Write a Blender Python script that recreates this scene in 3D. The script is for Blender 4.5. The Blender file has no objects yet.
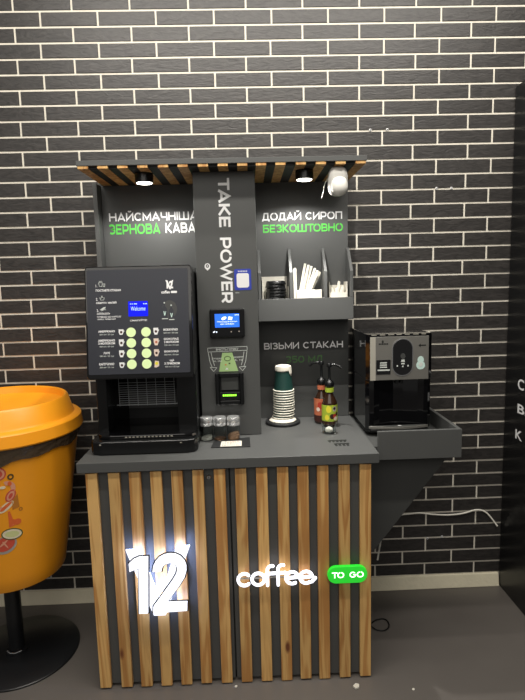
import bpy, bmesh, math, random
from mathutils import Vector, Matrix
random.seed(7)
PI = math.pi
SC = bpy.context.scene
COL = SC.collection
R = math.radians

# ---------------------------------------------------------------- camera
CAM_POS = (0.87386, -2.46397, 1.55567)
PITCH, YAW, ROLL, FPX = 0.13004802, 0.02671597, -0.02579881, 526.0
cd = bpy.data.cameras.new('camera'); cam = bpy.data.objects.new('camera', cd); COL.objects.link(cam)
_cy, _sy, _cp, _sp = math.cos(YAW), math.sin(YAW), math.cos(PITCH), math.sin(PITCH)
fw = Vector((_sy*_cp, _cy*_cp, -_sp)); rt = Vector((_cy, -_sy, 0)); up = rt.cross(fw)
rr = rt*math.cos(ROLL) + up*math.sin(ROLL); uu = -rt*math.sin(ROLL) + up*math.cos(ROLL)
cam.matrix_world = Matrix(((rr.x, uu.x, -fw.x, CAM_POS[0]), (rr.y, uu.y, -fw.y, CAM_POS[1]), (rr.z, uu.z, -fw.z, CAM_POS[2]), (0, 0, 0, 1)))
cd.sensor_fit = 'VERTICAL'; cd.sensor_height = 24; cd.lens = FPX*24/700; cd.clip_start = .02
SC.camera = cam
SC.view_settings.view_transform = 'Standard'; SC.view_settings.look = 'None'
SC.view_settings.gamma = 1; SC.view_settings.use_curve_mapping = False
SC.view_settings.exposure = 0.0

# ---------------------------------------------------------------- light
w = bpy.data.worlds.new('room_light'); SC.world = w; w.use_nodes = True
w.node_tree.nodes['Background'].inputs[0].default_value = (1.0, .97, .92, 1)
w.node_tree.nodes['Background'].inputs[1].default_value = .19

def area(name, loc, sx, sy, e, col, target):
    l = bpy.data.lights.new(name, 'AREA'); l.shape = 'RECTANGLE'; l.size = sx; l.size_y = sy; l.energy = e; l.color = col
    o = bpy.data.objects.new(name, l); COL.objects.link(o); o.location = loc
    d = Vector(target) - Vector(loc); o.rotation_euler = d.to_track_quat('-Z', 'Y').to_euler()
    return o
area('ceiling_strip_light', (.9, -1.42, 3.25), 2.6, .10, 50, (1, .95, .87), (.9, -.9, 0))
area('ceiling_strip_light', (1.2, -.84, 3.25), 2.6, .07, 30, (1, .95, .87), (1.2, -.75, 0))
area('added_fill_light', (.6, -4.2, 3.2), 4.0, 2.0, 48, (1, .95, .87), (.8, -.5, .9))  # broad fill added behind the camera, no known fixture there

# ---------------------------------------------------------------- materials
def s2l(c):
    return tuple((v/255/12.92 if v/255 <= .04045 else ((v/255+.055)/1.055)**2.4) for v in c)
def mat(name, rgb, rough=.5, metal=0, spec=.5, noise=0, nscale=20, bump=0, bscale=60, emit=None, estr=0, trans=0, alpha=1, coat=0, ior=1.45):
    m = bpy.data.materials.new(name); m.use_nodes = True; nt = m.node_tree; b = nt.nodes['Principled BSDF']
    c = (*s2l(rgb), 1)
    b.inputs['Base Color'].default_value = c; b.inputs['Roughness'].default_value = rough; b.inputs['Metallic'].default_value = metal
    b.inputs['Specular IOR Level'].default_value = spec; b.inputs['IOR'].default_value = ior
    b.inputs['Transmission Weight'].default_value = trans; b.inputs['Alpha'].default_value = alpha; b.inputs['Coat Weight'].default_value = coat
    tc = nt.nodes.new('ShaderNodeTexCoord')
    n = nt.nodes.new('ShaderNodeTexNoise'); n.inputs['Scale'].default_value = nscale; n.inputs['Detail'].default_value = 5
    nt.links.new(tc.outputs['Object'], n.inputs['Vector'])
    mx = nt.nodes.new('ShaderNodeMix'); mx.data_type = 'RGBA'; mx.blend_type = 'MIX'
    k = max(noise, .02)
    mx.inputs['A'].default_value = (*[v*(1-k) for v in c[:3]], 1); mx.inputs['B'].default_value = (*[min(1, v*(1+k)) for v in c[:3]], 1)
    nt.links.new(n.outputs['Fac'], mx.inputs['Factor']); nt.links.new(mx.outputs['Result'], b.inputs['Base Color'])
    if bump:
        n2 = nt.nodes.new('ShaderNodeTexNoise'); n2.inputs['Scale'].default_value = bscale; n2.inputs['Detail'].default_value = 4
        nt.links.new(tc.outputs['Object'], n2.inputs['Vector'])
        bp = nt.nodes.new('ShaderNodeBump'); bp.inputs['Strength'].default_value = bump; bp.inputs['Distance'].default_value = .01
        nt.links.new(n2.outputs['Fac'], bp.inputs['Height']); nt.links.new(bp.outputs['Normal'], b.inputs['Normal'])
    if emit:
        b.inputs['Emission Color'].default_value = (*s2l(emit), 1); b.inputs['Emission Strength'].default_value = estr
    return m

def wood_mat():
    m = bpy.data.materials.new('pine_wood'); m.use_nodes = True; nt = m.node_tree; b = nt.nodes['Principled BSDF']; L = nt.links.new
    tc = nt.nodes.new('ShaderNodeTexCoord'); oi = nt.nodes.new('ShaderNodeObjectInfo')
    mp = nt.nodes.new('ShaderNodeMapping'); mp.inputs['Scale'].default_value = (22, 22, 1.3)
    ad = nt.nodes.new('ShaderNodeVectorMath'); ad.operation = 'ADD'
    ml = nt.nodes.new('ShaderNodeVectorMath'); ml.operation = 'SCALE'; ml.inputs['Scale'].default_value = 37
    cmb = nt.nodes.new('ShaderNodeCombineXYZ')
    for k in range(3): L(oi.outputs['Random'], cmb.inputs[k])
    L(cmb.outputs[0], ml.inputs[0]); L(tc.outputs['Object'], ad.inputs[0]); L(ml.outputs[0], ad.inputs[1]); L(ad.outputs[0], mp.inputs[0])
    n = nt.nodes.new('ShaderNodeTexNoise'); n.inputs['Scale'].default_value = 1.0; n.inputs['Detail'].default_value = 3; n.inputs['Distortion'].default_value = .6
    L(mp.outputs[0], n.inputs['Vector'])
    sn = nt.nodes.new('ShaderNodeMath'); sn.operation = 'MULTIPLY'; sn.inputs[1].default_value = 26
    L(n.outputs['Fac'], sn.inputs[0])
    si = nt.nodes.new('ShaderNodeMath'); si.operation = 'SINE'; L(sn.outputs[0], si.inputs[0])
    cr = nt.nodes.new('ShaderNodeValToRGB')
    cr.color_ramp.elements[0].position = 0; cr.color_ramp.elements[0].color = (*s2l((218, 174, 108)), 1)
    cr.color_ramp.elements[1].position = 1; cr.color_ramp.elements[1].color = (*s2l((184, 130, 70)), 1)
    mr = nt.nodes.new('ShaderNodeMapRange'); mr.inputs['From Min'].default_value = -1; L(si.outputs[0], mr.inputs['Value']); L(mr.outputs[0], cr.inputs[0])
    # tint per slat and slow drift along the slat
    mp2 = nt.nodes.new('ShaderNodeMapping'); mp2.inputs['Scale'].default_value = (3, 3, 4); L(ad.outputs[0], mp2.inputs[0])
    n2 = nt.nodes.new('ShaderNodeTexNoise'); n2.inputs['Scale'].default_value = 1.2; L(mp2.outputs[0], n2.inputs['Vector'])
    r2 = nt.nodes.new('ShaderNodeMapRange'); r2.inputs['To Min'].default_value = .72; r2.inputs['To Max'].default_value = 1.18; L(n2.outputs['Fac'], r2.inputs['Value'])
    r3 = nt.nodes.new('ShaderNodeMapRange'); r3.inputs['To Min'].default_value = .9; r3.inputs['To Max'].default_value = 1.1; L(oi.outputs['Random'], r3.inputs['Value'])
    mm = nt.nodes.new('ShaderNodeMath'); mm.operation = 'MULTIPLY'; L(r2.outputs[0], mm.inputs[0]); L(r3.outputs[0], mm.inputs[1])
    vm = nt.nodes.new('ShaderNodeVectorMath'); vm.operation = 'SCALE'; L(cr.outputs[0], vm.inputs[0]); L(mm.outputs[0], vm.inputs['Scale'])
    # knots
    vo = nt.nodes.new('ShaderNodeTexVoronoi'); vo.inputs['Scale'].default_value = 1; mp3 = nt.nodes.new('ShaderNodeMapping'); mp3.inputs['Scale'].default_value = (9, 9, 3.4)
    L(ad.outputs[0], mp3.inputs[0]); L(mp3.outputs[0], vo.inputs['Vector'])
    kr = nt.nodes.new('ShaderNodeMapRange'); kr.inputs['From Min'].default_value = .05; kr.inputs['From Max'].default_value = .11; L(vo.outputs['Distance'], kr.inputs['Value'])
    mk = nt.nodes.new('ShaderNodeMix'); mk.data_type = 'RGBA'; mk.inputs['A'].default_value = (*s2l((112, 62, 34)), 1)
    L(kr.outputs[0], mk.inputs['Factor']); L(vm.outputs[0], mk.inputs['B']); L(mk.outputs['Result'], b.inputs['Base Color'])
    b.inputs['Roughness'].default_value = .5
    return m

def brick_mat():
    m = bpy.data.materials.new('black_clinker_brick'); m.use_nodes = True; nt = m.node_tree; b = nt.nodes['Principled BSDF']; L = nt.links.new
    tc = nt.nodes.new('ShaderNodeTexCoord')
    mp = nt.nodes.new('ShaderNodeMapping'); mp.inputs['Scale'].default_value = (1, 1, 2.6); L(tc.outputs['Object'], mp.inputs[0])
    n = nt.nodes.new('ShaderNodeTexNoise'); n.inputs['Scale'].default_value = 22; n.inputs['Detail'].default_value = 6; n.inputs['Distortion'].default_value = 1.2
    L(mp.outputs[0], n.inputs['Vector'])
    cr = nt.nodes.new('ShaderNodeValToRGB'); cr.color_ramp.elements[0].position = .3; cr.color_ramp.elements[1].position = .75
    cr.color_ramp.elements[0].color = (*s2l((40, 38, 37)), 1); cr.color_ramp.elements[1].color = (*s2l((62, 59, 57)), 1)
    L(n.outputs['Fac'], cr.inputs[0]); L(cr.outputs[0], b.inputs['Base Color'])
    bp = nt.nodes.new('ShaderNodeBump'); bp.inputs['Strength'].default_value = .3; bp.inputs['Distance'].default_value = .006
    L(n.outputs['Fac'], bp.inputs['Height']); L(bp.outputs['Normal'], b.inputs['Normal'])
    b.inputs['Roughness'].default_value = .42
    return m

def floor_mat():
    m = bpy.data.materials.new('grey_screed'); m.use_nodes = True; nt = m.node_tree; b = nt.nodes['Principled BSDF']; L = nt.links.new
    tc = nt.nodes.new('ShaderNodeTexCoord')
    n = nt.nodes.new('ShaderNodeTexNoise'); n.inputs['Scale'].default_value = 1.3; n.inputs['Detail'].default_value = 4; L(tc.outputs['Object'], n.inputs['Vector'])
    cr = nt.nodes.new('ShaderNodeValToRGB'); cr.color_ramp.elements[0].position = .3; cr.color_ramp.elements[1].position = .7
    cr.color_ramp.elements[0].color = (*s2l((90, 85, 81)), 1); cr.color_ramp.elements[1].color = (*s2l((104, 99, 94)), 1)
    L(n.outputs['Fac'], cr.inputs[0]); L(cr.outputs[0], b.inputs['Base Color'])
    n2 = nt.nodes.new('ShaderNodeTexNoise'); n2.inputs['Scale'].default_value = 120; L(tc.outputs['Object'], n2.inputs['Vector'])
    bp = nt.nodes.new('ShaderNodeBump'); bp.inputs['Strength'].default_value = .05; L(n2.outputs['Fac'], bp.inputs['Height']); L(bp.outputs['Normal'], b.inputs['Normal'])
    b.inputs['Roughness'].default_value = .38
    return m

M = dict(
    wood=wood_mat(), brick=brick_mat(), floor=floor_mat(),
    mortar=mat('light_mortar', (228, 222, 208), .9, noise=.08, nscale=40, bump=.2),
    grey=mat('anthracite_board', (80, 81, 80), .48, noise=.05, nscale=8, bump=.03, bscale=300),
    greyd=mat('anthracite_board_dark', (66, 67, 66), .5, noise=.05, nscale=8),
    black=mat('black_plastic', (16, 17, 18), .25),
    blackm=mat('black_matte', (26, 27, 28), .6, bump=.05),
    panel=mat('charcoal_panel', (44, 46, 54), .38),
    gloss=mat('gloss_black', (9, 9, 11), .08, coat=.5),
    partition=mat('black_laminate', (20, 20, 21), .3),
    plinth=mat('plinth_concrete', (232, 224, 198), .8, noise=.12, nscale=14, bump=.2),
    white=mat('white_vinyl', (235, 235, 235), .5),
    green=mat('green_vinyl', (84, 190, 72), .5),
    steel=mat('brushed_steel', (150, 148, 142), .38, metal=.7, noise=.08, nscale=6, bump=.04, bscale=200),
    steel_light=mat('bright_steel_trim', (225, 220, 205), .3, metal=.6),
    chrome=mat('chrome', (215, 215, 215), .15, metal=1), lidmetal=mat('jar_lid_metal', (225, 226, 226), .24, metal=.75, bump=.3, bscale=180),
    orange=mat('orange_plastic', (250, 163, 34), .36, noise=.02, bump=.02),
    bag=mat('grey_film_bag', (78, 66, 52), .12, alpha=.94, bump=1.0, bscale=30),
    blackmetal=mat('black_powder_coat', (24, 25, 27), .32, noise=.05),
    btn=mat('lit_button', (196, 212, 160), .5, emit=(205, 226, 160), estr=.42),
    lcd=mat('blue_lcd', (2, 4, 70), .5, spec=.2, emit=(10, 26, 255), estr=.95),
    lcdtext=mat('lcd_text', (170, 200, 255), .4, emit=(150, 180, 255), estr=1.3),
    screen=mat('lit_screen', (40, 100, 220), .3, emit=(45, 105, 225), estr=.95),
    screenw=mat('lit_screen_white', (230, 240, 255), .3, emit=(225, 238, 255), estr=1.2),
    ledgreen=mat('green_led', (150, 255, 60), .4, emit=(150, 255, 60), estr=1.8),
    sign=mat('lit_white_acrylic', (250, 252, 255), .4, emit=(236, 240, 255), estr=1.15), halo=mat('halo_led', (255, 255, 255), .4, emit=(165, 190, 255), estr=14),
    signwarm=mat('lit_white_tube', (255, 255, 255), .4, emit=(240, 242, 255), estr=1.6),
    signgreen=mat('lit_green_acrylic', (30, 200, 40), .4, emit=(48, 205, 56), estr=.62),
    signtext=mat('lit_letter', (255, 255, 255), .4, emit=(250, 255, 245), estr=1.6),
    lamp=mat('lamp_diffuser', (255, 250, 240), .4, emit=(255, 250, 238), estr=9),
    lime=mat('glow_sticker_green', (172, 205, 140), .5),
    lines=mat('sticker_line', (205, 210, 205), .5),
    darkpanel=mat('dark_panel_grey', (48, 49, 48), .45), darkgreen=mat('dark_green_print', (58, 92, 50), .5),
    blue=mat('blue_sticker', (52, 68, 170), .4),
    dark_ink=mat('dark_ink', (24, 26, 24), .6),
    glass=mat('clear_glass', (235, 240, 240), .04, trans=1, ior=1.3),
    darkglass=mat('dark_syrup_glass', (44, 26, 16), .08, coat=.4),
    powder_white=mat('sugar', (232, 228, 218), .9), powder_tan=mat('cocoa_tan', (186, 142, 110), .9, noise=.1, nscale=200), powder_brown=mat('cinnamon', (150, 108, 80), .9, noise=.1, nscale=200),
    cup=mat('dark_green_cup', (25, 60, 54), .5), cuprim=mat('white_paper', (222, 218, 204), .6), paper=mat('paper_white', (206, 202, 190), .7, noise=.05, nscale=60),
    label_or=mat('orange_label', (186, 104, 72), .5), label_lime=mat('lime_label', (166, 186, 56), .5), label_dark=mat('dark_label', (60, 28, 22), .5), label_cream=mat('cream_label', (226, 206, 190), .5), label_red=mat('red_label', (170, 52, 38), .5),
    label_yellow=mat('yellow_label', (232, 218, 60), .5),
    cable=mat('white_cable', (242, 238, 226), .5), blackcable=mat('black_cable', (14, 14, 14), .45),
    domeshade=mat('sensor_body_shaded', (206, 204, 198), .45), domewhite=mat('sensor_dome', (240, 238, 230), .35),
    wire=mat('grey_wire', (170, 174, 176), .4, metal=.2),
    ill_red=mat('print_red', (206, 84, 62), .5), ill_pink=mat('print_pink', (228, 160, 130), .5), ill_cream=mat('print_cream', (235, 222, 190), .5),
    ill_green=mat('print_green', (70, 92, 50), .5), ill_pale=mat('print_pale_green', (212, 214, 150), .5), ill_brown=mat('print_brown', (190, 120, 40), .5), ill_or=mat('print_orange', (226, 106, 50), .5),
    ill_dark=mat('print_dark', (86, 70, 40), .5), ill_grey=mat('print_grey', (170, 160, 150), .5),
    cyan=mat('pale_mint_sticker', (196, 222, 214), .4),
)

# ---------------------------------------------------------------- geometry helpers
class MB:
    def __init__(s): s.v = []; s.f = []; s.m = []; s.mats = []
    def mi(s, m):
        m = M[m] if isinstance(m, str) else m
        if m not in s.mats: s.mats.append(m)
        return s.mats.index(m)
    def add(s, vs, fs, m='grey', T=None):
        k = len(s.v); i = s.mi(m)
        s.v += [tuple(T(*p)) if T else tuple(p) for p in vs]
        s.f += [tuple(k+a for a in f) for f in fs]; s.m += [i]*len(fs)
        return s
    def box(s, x0, x1, y0, y1, z0, z1, m='grey', T=None):
        vs = [(x, y, z) for x in (x0, x1) for y in (y0, y1) for z in (z0, z1)]
        return s.add(vs, [(0, 1, 3, 2), (4, 6, 7, 5), (0, 4, 5, 1), (2, 3, 7, 6), (0, 2, 6, 4), (1, 5, 7, 3)], m, T)
    def lathe(s, c, prof, m='grey', n=32, T=None, cap=True):
        vs = []; fs = []
        for r, z in prof:
            for k in range(n):
                a = 2*PI*k/n; vs.append((c[0]+r*math.cos(a), c[1]+r*math.sin(a), c[2]+z))
        for j in range(len(prof)-1):
            for k in range(n): fs.append((j*n+k, j*n+(k+1) % n, (j+1)*n+(k+1) % n, (j+1)*n+k))
        if cap:
            fs.append(tuple(range(n))[::-1]); fs.append(tuple((len(prof)-1)*n+k for k in range(n)))
        return s.add(vs, fs, m, T)
    def tube(s, pts, r, m='grey', n=8, T=None, closed=False, cap=True):
        P = [Vector(T(*p)) if T else Vector(p) for p in pts]; vs = []; fs = []; N = len(P)
        up0 = None
        for i, p in enumerate(P):
            a = P[(i-1) % N] if (i > 0 or closed) else p; b = P[(i+1) % N] if (i < N-1 or closed) else p
            t = (b-a).normalized()
            if up0 is None: up0 = Vector((0, 0, 1)) if abs(t.z) < .9 else Vector((0, 1, 0))
            u = (up0 - t*up0.dot(t)).normalized(); up0 = u; v = t.cross(u)
            for k in range(n):
                q = 2*PI*k/n; vs.append(p + (u*math.cos(q) + v*math.sin(q))*r)
        for i in range(N if closed else N-1):
            j = (i+1) % N
            for k in range(n): fs.append((i*n+k, i*n+(k+1) % n, j*n+(k+1) % n, j*n+k))
        if cap and not closed:
            fs.append(tuple(range(n))[::-1]); fs.append(tuple((N-1)*n+k for k in range(n)))
        return s.add([tuple(v) for v in vs], fs, m)
    def prism(s, poly, d0, d1, m='grey', T=None, plane='xz'):
        # poly in the named plane, extruded along the third axis
        def p3(a, b, d): return {'xz': (a, d, b), 'xy': (a, b, d), 'yz': (d, a, b)}[plane]
        n = len(poly); vs = [p3(a, b, d0) for a, b in poly] + [p3(a, b, d1) for a, b in poly]
        fs = [tuple(range(n)), tuple(range(n, 2*n))[::-1]] + [(i, (i+1) % n, n+(i+1) % n, n+i) for i in range(n)]
        return s.add(vs, fs, m, T)
    def build(s, name, parent=None, bevel=0, smooth=False, seg=2, origin=None, orient=True):
        me = bpy.data.meshes.new(name)
        po = Vector(origin) if origin is not None else (Vector(parent['_o']) if parent is not None else Vector((0, 0, 0)))
        me.from_pydata([tuple(Vector(p)-po) for p in s.v], [], s.f)
        for m in s.mats: me.materials.append(m)
        me.polygons.foreach_set('material_index', s.m); me.update()
        if orient:
            bm = bmesh.new(); bm.from_mesh(me); bmesh.ops.recalc_face_normals(bm, faces=bm.faces); bm.to_mesh(me); bm.free()
        if smooth:
            me.polygons.foreach_set('use_smooth', [True]*len(me.polygons)); me.set_sharp_from_angle(angle=R(38))
        o = bpy.data.objects.new(name, me); COL.objects.link(o)
        if parent is not None:
            o.parent = parent; o.location = po - Vector(parent['_o']); 
        else: o.location = po
        o['_o'] = tuple(po)
        if bevel:
            b = o.modifiers.new('bevel', 'BEVEL'); b.width = bevel; b.segments = seg; b.limit_method = 'ANGLE'; b.angle_limit = R(50)
            b.harden_normals = False
        return o

def tag(o, label=None, cat=None, group=None, kind=None):
    if label: o['label'] = label
    if cat: o['category'] = cat
    if group: o['group'] = group
    if kind: o['kind'] = kind
    return o
def thing(name, loc, label, cat, group=None):
    o = bpy.data.objects.new(name, None); COL.objects.link(o); o.location = loc; o['_o'] = tuple(loc); o.empty_display_size = .05
    return tag(o, label, cat, group)
def copy_tree(o, loc, label=None):
    c = o.copy(); COL.objects.link(c); c.location = loc
    if label: c['label'] = label
    def rec(src, dst):
        for ch in list(src.children):
            d = ch.copy(); COL.objects.link(d); d.parent = dst; rec(ch, d)
    rec(o, c)
    return c
def struct(o): o['kind'] = 'structure'; return o

def round_rect(x0, x1, z0, z1, r, n=6):
    pts = []
    for cx, cz, a0 in ((x1-r, z1-r, 0), (x0+r, z1-r, 90), (x0+r, z0+r, 180), (x1-r, z0+r, 270)):
        for k in range(n+1):
            a = R(a0+90*k/n); pts.append((cx+r*math.cos(a), cz+r*math.sin(a)))
    return pts
def ellipse(cx, cz, rx, rz, n=24, rot=0):
    return [(cx+rx*math.cos(a)*math.cos(rot)-rz*math.sin(a)*math.sin(rot), cz+rx*math.cos(a)*math.sin(rot)+rz*math.sin(a)*math.cos(rot)) for a in (2*PI*k/n for k in range(n))]

# wide geometric lettering drawn as strokes; every glyph is (width, [polylines]) in a box one unit high
_T = .185
def _ar(cx, cy, rx, ry, a0, a1, n=14): return [(cx+rx*math.cos(R(a0+(a1-a0)*k/n)), cy+ry*math.sin(R(a0+(a1-a0)*k/n))) for k in range(n+1)]
def _rr(x0, x1, y0, y1, r): return _ar(x1-r, y1-r, r, r, 90, 0, 6)+_ar(x1-r, y0+r, r, r, 0, -90, 6)+_ar(x0+r, y0+r, r, r, 270, 180, 6)+_ar(x0+r, y1-r, r, r, 180, 90, 6)
_l, _h = .085, .915
def _bowl(x0, x1, y0, y1): r = (y1-y0)/2; return [(x0, y1)]+_ar(x1-r, (y0+y1)/2, r, r, 90, -90, 10)+[(x0, y0)]
GL = {
 'А': (1.05, [[(.07, .0), (.525, .93), (.98, .0)], [(.22, .27), (.83, .27)]]),
 'Б': (.92, [[(.86, _h), (_l, _h), (_l, _l)]+_bowl(.2, .84, _l, .55)[::-1]+[(_l, .55)]]),
 'В': (.92, [[(_l, 0), (_l, 1)], _bowl(.05, .78, .50, _h), _bowl(.05, .84, _l, .50)]),
 'Д': (1.10, [[(.08, -.14), (.08, _l), (1.02, _l), (1.02, -.14)], [(.2, _l), (.33, _h), (.86, _h), (.86, _l)]]),
 'Е': (.82, [[(.80, _h), (_l, _h), (_l, _l), (.80, _l)], [(_l, .5), (.74, .5)]]),
 'З': (.88, [[(.08, .80)]+_ar(.40, .72, .36, .20, 140, -90, 12)+_ar(.42, .30, .38, .215, 90, -140, 12)]),
 'И': (1.0, [[(_l, 1), (_l, .1), (.915, .9), (.915, 0)]]),
 'Й': (1.0, [[(_l, 1), (_l, .1), (.915, .9), (.915, 0)], _ar(.5, 1.24, .17, .12, 180, 360, 8)]),
 'І': (.17, [[(_l, 0), (_l, 1)]]),
 'К': (.92, [[(_l, 0), (_l, 1)], [(.85, 1), (.25, .5), (.87, 0)], [(_l, .5), (.3, .5)]]),
 'Л': (1.0, [[(-.02, _l), (.10, _l), (.20, .22), (.40, _h), (.915, _h), (.915, 0)]]),
 'М': (1.15, [[(_l, 0), (_l, .9), (.575, .22), (1.065, .9), (1.065, 0)]]),
 'Н': (1.0, [[(_l, 0), (_l, 1)], [(.915, 0), (.915, 1)], [(_l, .5), (.915, .5)]]),
 'О': (1.12, [_rr(_l, 1.035, _l, _h, .40)+[(.5, _h)]]),
 'П': (1.0, [[(_l, 0), (_l, _h), (.915, _h), (.915, 0)]]),
 'Р': (.90, [[(_l, 0), (_l, 1)], _bowl(.05, .82, .36, _h)]),
 'С': (1.0, [_ar(.52, .5, .435, .415, 42, 318, 24)]),
 'Т': (.95, [[(0, _h), (.95, _h)], [(.475, _h), (.475, 0)]]),
 'У': (.95, [[(.05, 1), (.47, .38)], [(.9, 1), (.42, .15), (.30, _l), (.12, _l)]]),
 'Ч': (.92, [[(_l, 1), (_l, .62), (.13, .46), (.25, .38), (.83, .38)], [(.835, 1), (.835, 0)]]),
 'Ш': (1.40, [[(_l, 1), (_l, _l), (1.315, _l), (1.315, 1)], [(.7, _l), (.7, 1)]]),
 'Ь': (.88, [[(_l, 1), (_l, _l)]+_bowl(.2, .80, _l, .56)[::-1]+[(_l, .56)]]),
 'W': (1.45, [[(.06, 1), (.40, .1), (.725, .9), (1.05, .1), (1.39, 1)]]),
 'R': (.92, [[(_l, 0), (_l, 1)], _bowl(.05, .82, .38, _h), [(.5, .38), (.84, 0)]]),
 'G': (1.06, [_ar(.53, .5, .445, .415, 42, 360, 26)+[(.58, .5)]]),
 '5': (.90, [[(.80, _h), (.16, _h), (.12, .55)]+_ar(.44, .33, .39, .245, 100, -140, 14)]),
 '0': (1.0, [_rr(_l, .915, _l, _h, .36)+[(.5, _h)]]),
 ' ': (.42, []),
}
for a, b_ in (('T', 'Т'), ('A', 'А'), ('K', 'К'), ('E', 'Е'), ('P', 'Р'), ('O', 'О'), ('3', 'З')): GL[a] = GL[b_]
def _ribbon(pts, t):
    P = [Vector(p) for p in pts]
    P = [p for i, p in enumerate(P) if i == 0 or (p-P[i-1]).length > 1e-5]
    out = []
    for i, p in enumerate(P):
        d1 = (p-P[i-1]).normalized() if i else (P[1]-p).normalized()
        d2 = (P[i+1]-p).normalized() if i < len(P)-1 else d1
        n1 = Vector((-d1.y, d1.x)); n2 = Vector((-d2.y, d2.x)); mm = n1+n2
        mm = mm.normalized() if mm.length > 1e-4 else n1
        k = min(2.2, 1/max(.3, mm.dot(n1))); out += [tuple(p+mm*t/2*k), tuple(p-mm*t/2*k)]
    return out, [(2*i, 2*i+1, 2*i+3, 2*i+2) for i in range(len(P)-1)]
_wc = {}
def wide_geo(s, gap=.13, t=_T):
    x = 0; vs = []; fs = []
    for ch in s:
        w_, strokes = GL[ch]
        for si, st in enumerate(strokes):
            v, f = _ribbon(st, t); k = len(vs); vs += [(x+a, b_, si*.00018) for a, b_ in v]; fs += [tuple(k+i for i in q) for q in f]
        x += w_+gap-(.16 if ch in 'ТT' else 0)
    return [(a/(x-gap), b_, c) for a, b_, c in vs], fs
def wide(mb, s, x0, x1, z0, z1, y, m='white', vertical=False, T=None, t=_T, gap=.13):
    uv, fs = wide_geo(s, gap, t)
    if vertical: vs = [(x0+v*(x1-x0), y-c, z1-u*(z1-z0)) for u, v, c in uv]
    else: vs = [(x0+u*(x1-x0), y-c, z0+v*(z1-z0)) for u, v, c in uv]
    return mb.add(vs, fs, m, T)

def smooth_path(P, n=6):
    out = []
    for i in range(len(P)-1):
        a, b_, c, d = (Vector(P[max(0, i-1)]), Vector(P[i]), Vector(P[i+1]), Vector(P[min(len(P)-1, i+2)]))
        for k in range(n):
            t = k/n; out.append(tuple(.5*((2*b_)+(c-a)*t+(2*a-5*b_+4*c-d)*t*t+(3*b_-a-3*c+d)*t**3)))
    return out+[tuple(P[-1])]
_tc = {}
def text_geo(s, bold):
    s = s.translate(str.maketrans('АВЕКМНОРСТІХаеорсх', 'ABEKMHOPCTIXaeopcx'))
    if (s, bold) in _tc: return _tc[(s, bold)]
    c = bpy.data.curves.new('t', 'FONT'); c.body = s; c.offset = bold; c.resolution_u = 3; c.fill_mode = 'BOTH'
    o = bpy.data.objects.new('t', c); COL.objects.link(o); bpy.context.view_layer.update()
    me = o.to_mesh(); vs = [tuple(v.co) for v in me.vertices]; fs = [tuple(p.vertices) for p in me.polygons]
    o.to_mesh_clear(); bpy.data.objects.remove(o); bpy.data.curves.remove(c)
    x0 = min(v[0] for v in vs); x1 = max(v[0] for v in vs); y0 = min(v[1] for v in vs); y1 = max(v[1] for v in vs)
    g = [((v[0]-x0)/(x1-x0), (v[1]-y0)/(y1-y0)) for v in vs], fs
    _tc[(s, bold)] = g; return g
def text(mb, s, x0, x1, z0, z1, y, m='white', bold=.02, T=None, vertical=False):
    uv, fs = text_geo(s, bold)
    if vertical: vs = [(x0+v*(x1-x0), y, z1-u*(z1-z0)) for u, v in uv]     # reads downward
    else: vs = [(x0+u*(x1-x0), y, z0+v*(z1-z0)) for u, v in uv]
    return mb.add(vs, fs, m, T)

# ================================================================ SETTING
MB().add([(-3.2, -5.5, 0), (3.8, -5.5, 0), (3.8, .05, 0), (-3.2, .05, 0)], [(0, 1, 2, 3)], 'floor').build('floor')['kind'] = 'structure'

ZK = [2.7318, 2.6678, 2.6028, 2.538, 2.4744, 2.41, 2.3452, 2.2804, 2.215, 2.152, 2.0867, 2.0213, 1.955, 1.89, 1.8247, 1.7593, 1.6943, 1.6293, 1.565, 1.4993, 1.4348, 1.3688, 1.3032, 1.2388, 1.1748, 1.1117, 1.046, 0.98, 0.916, 0.849, 0.7853, 0.7205, 0.6557, 0.59, 0.526, 0.4617, 0.3953, 0.3287, 0.263, 0.194, 0.1273, .066]
BL = .24974
DX = [(0, .013), (4, .012), (10, .006), (12, .001), (16, 0), (18, -.005), (20, -.014), (26, -.016), (34, -.0175), (40, -.020)]
def dxr(k):
    if k <= 0: return .015
    for (a, va), (b, vb) in zip(DX, DX[1:]):
        if a <= k <= b: return va+(vb-va)*(k-a)/(b-a)
    return -.02
wall = MB()
wall.box(-3.2, 3.8, 0, .12, 0, 3.42, 'mortar')
rows = [(k, ZK[k], ZK[k+1]) for k in range(41)] + [(-k, ZK[0]+.065*k, ZK[0]+.065*(k-1)) for k in range(1, 11)]
for k, zt, zb in rows:
    ph = 0 if k % 2 == 0 else (.56 if k < 20 else .54)
    J = [(q+ph)*BL + dxr(k) + random.uniform(-.0025, .0025) for q in range(-13, 17)]
    for xa, xb in zip(J, J[1:]):
        x0 = xa+.0036; x1 = xb-.0036
        if x1 < -3.2 or x0 > 3.8: continue
        z0 = zb+.0037; z1 = zt-.0037; d = -.003-random.uniform(0, .0015); e = .0015
        vs = [(x0, 0.001, z0), (x1, .001, z0), (x1, .001, z1), (x0, .001, z1), (x0+e, d, z0+e), (x1-e, d, z0+e), (x1-e, d, z1-e), (x0+e, d, z1-e)]
        wall.add(vs, [(4, 5, 6, 7), (0, 1, 5, 4), (1, 2, 6, 5), (2, 3, 7, 6), (3, 0, 4, 7)], 'brick')
struct(wall.build('wall_back', orient=False))
bb = MB().prism([(0, 0), (-.024, 0), (-.024, .003), (-.010, .063), (0, .066)], -3.2, 2.103, 'plinth', plane='yz').build('baseboard_back', bevel=.003); struct(bb)

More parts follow.
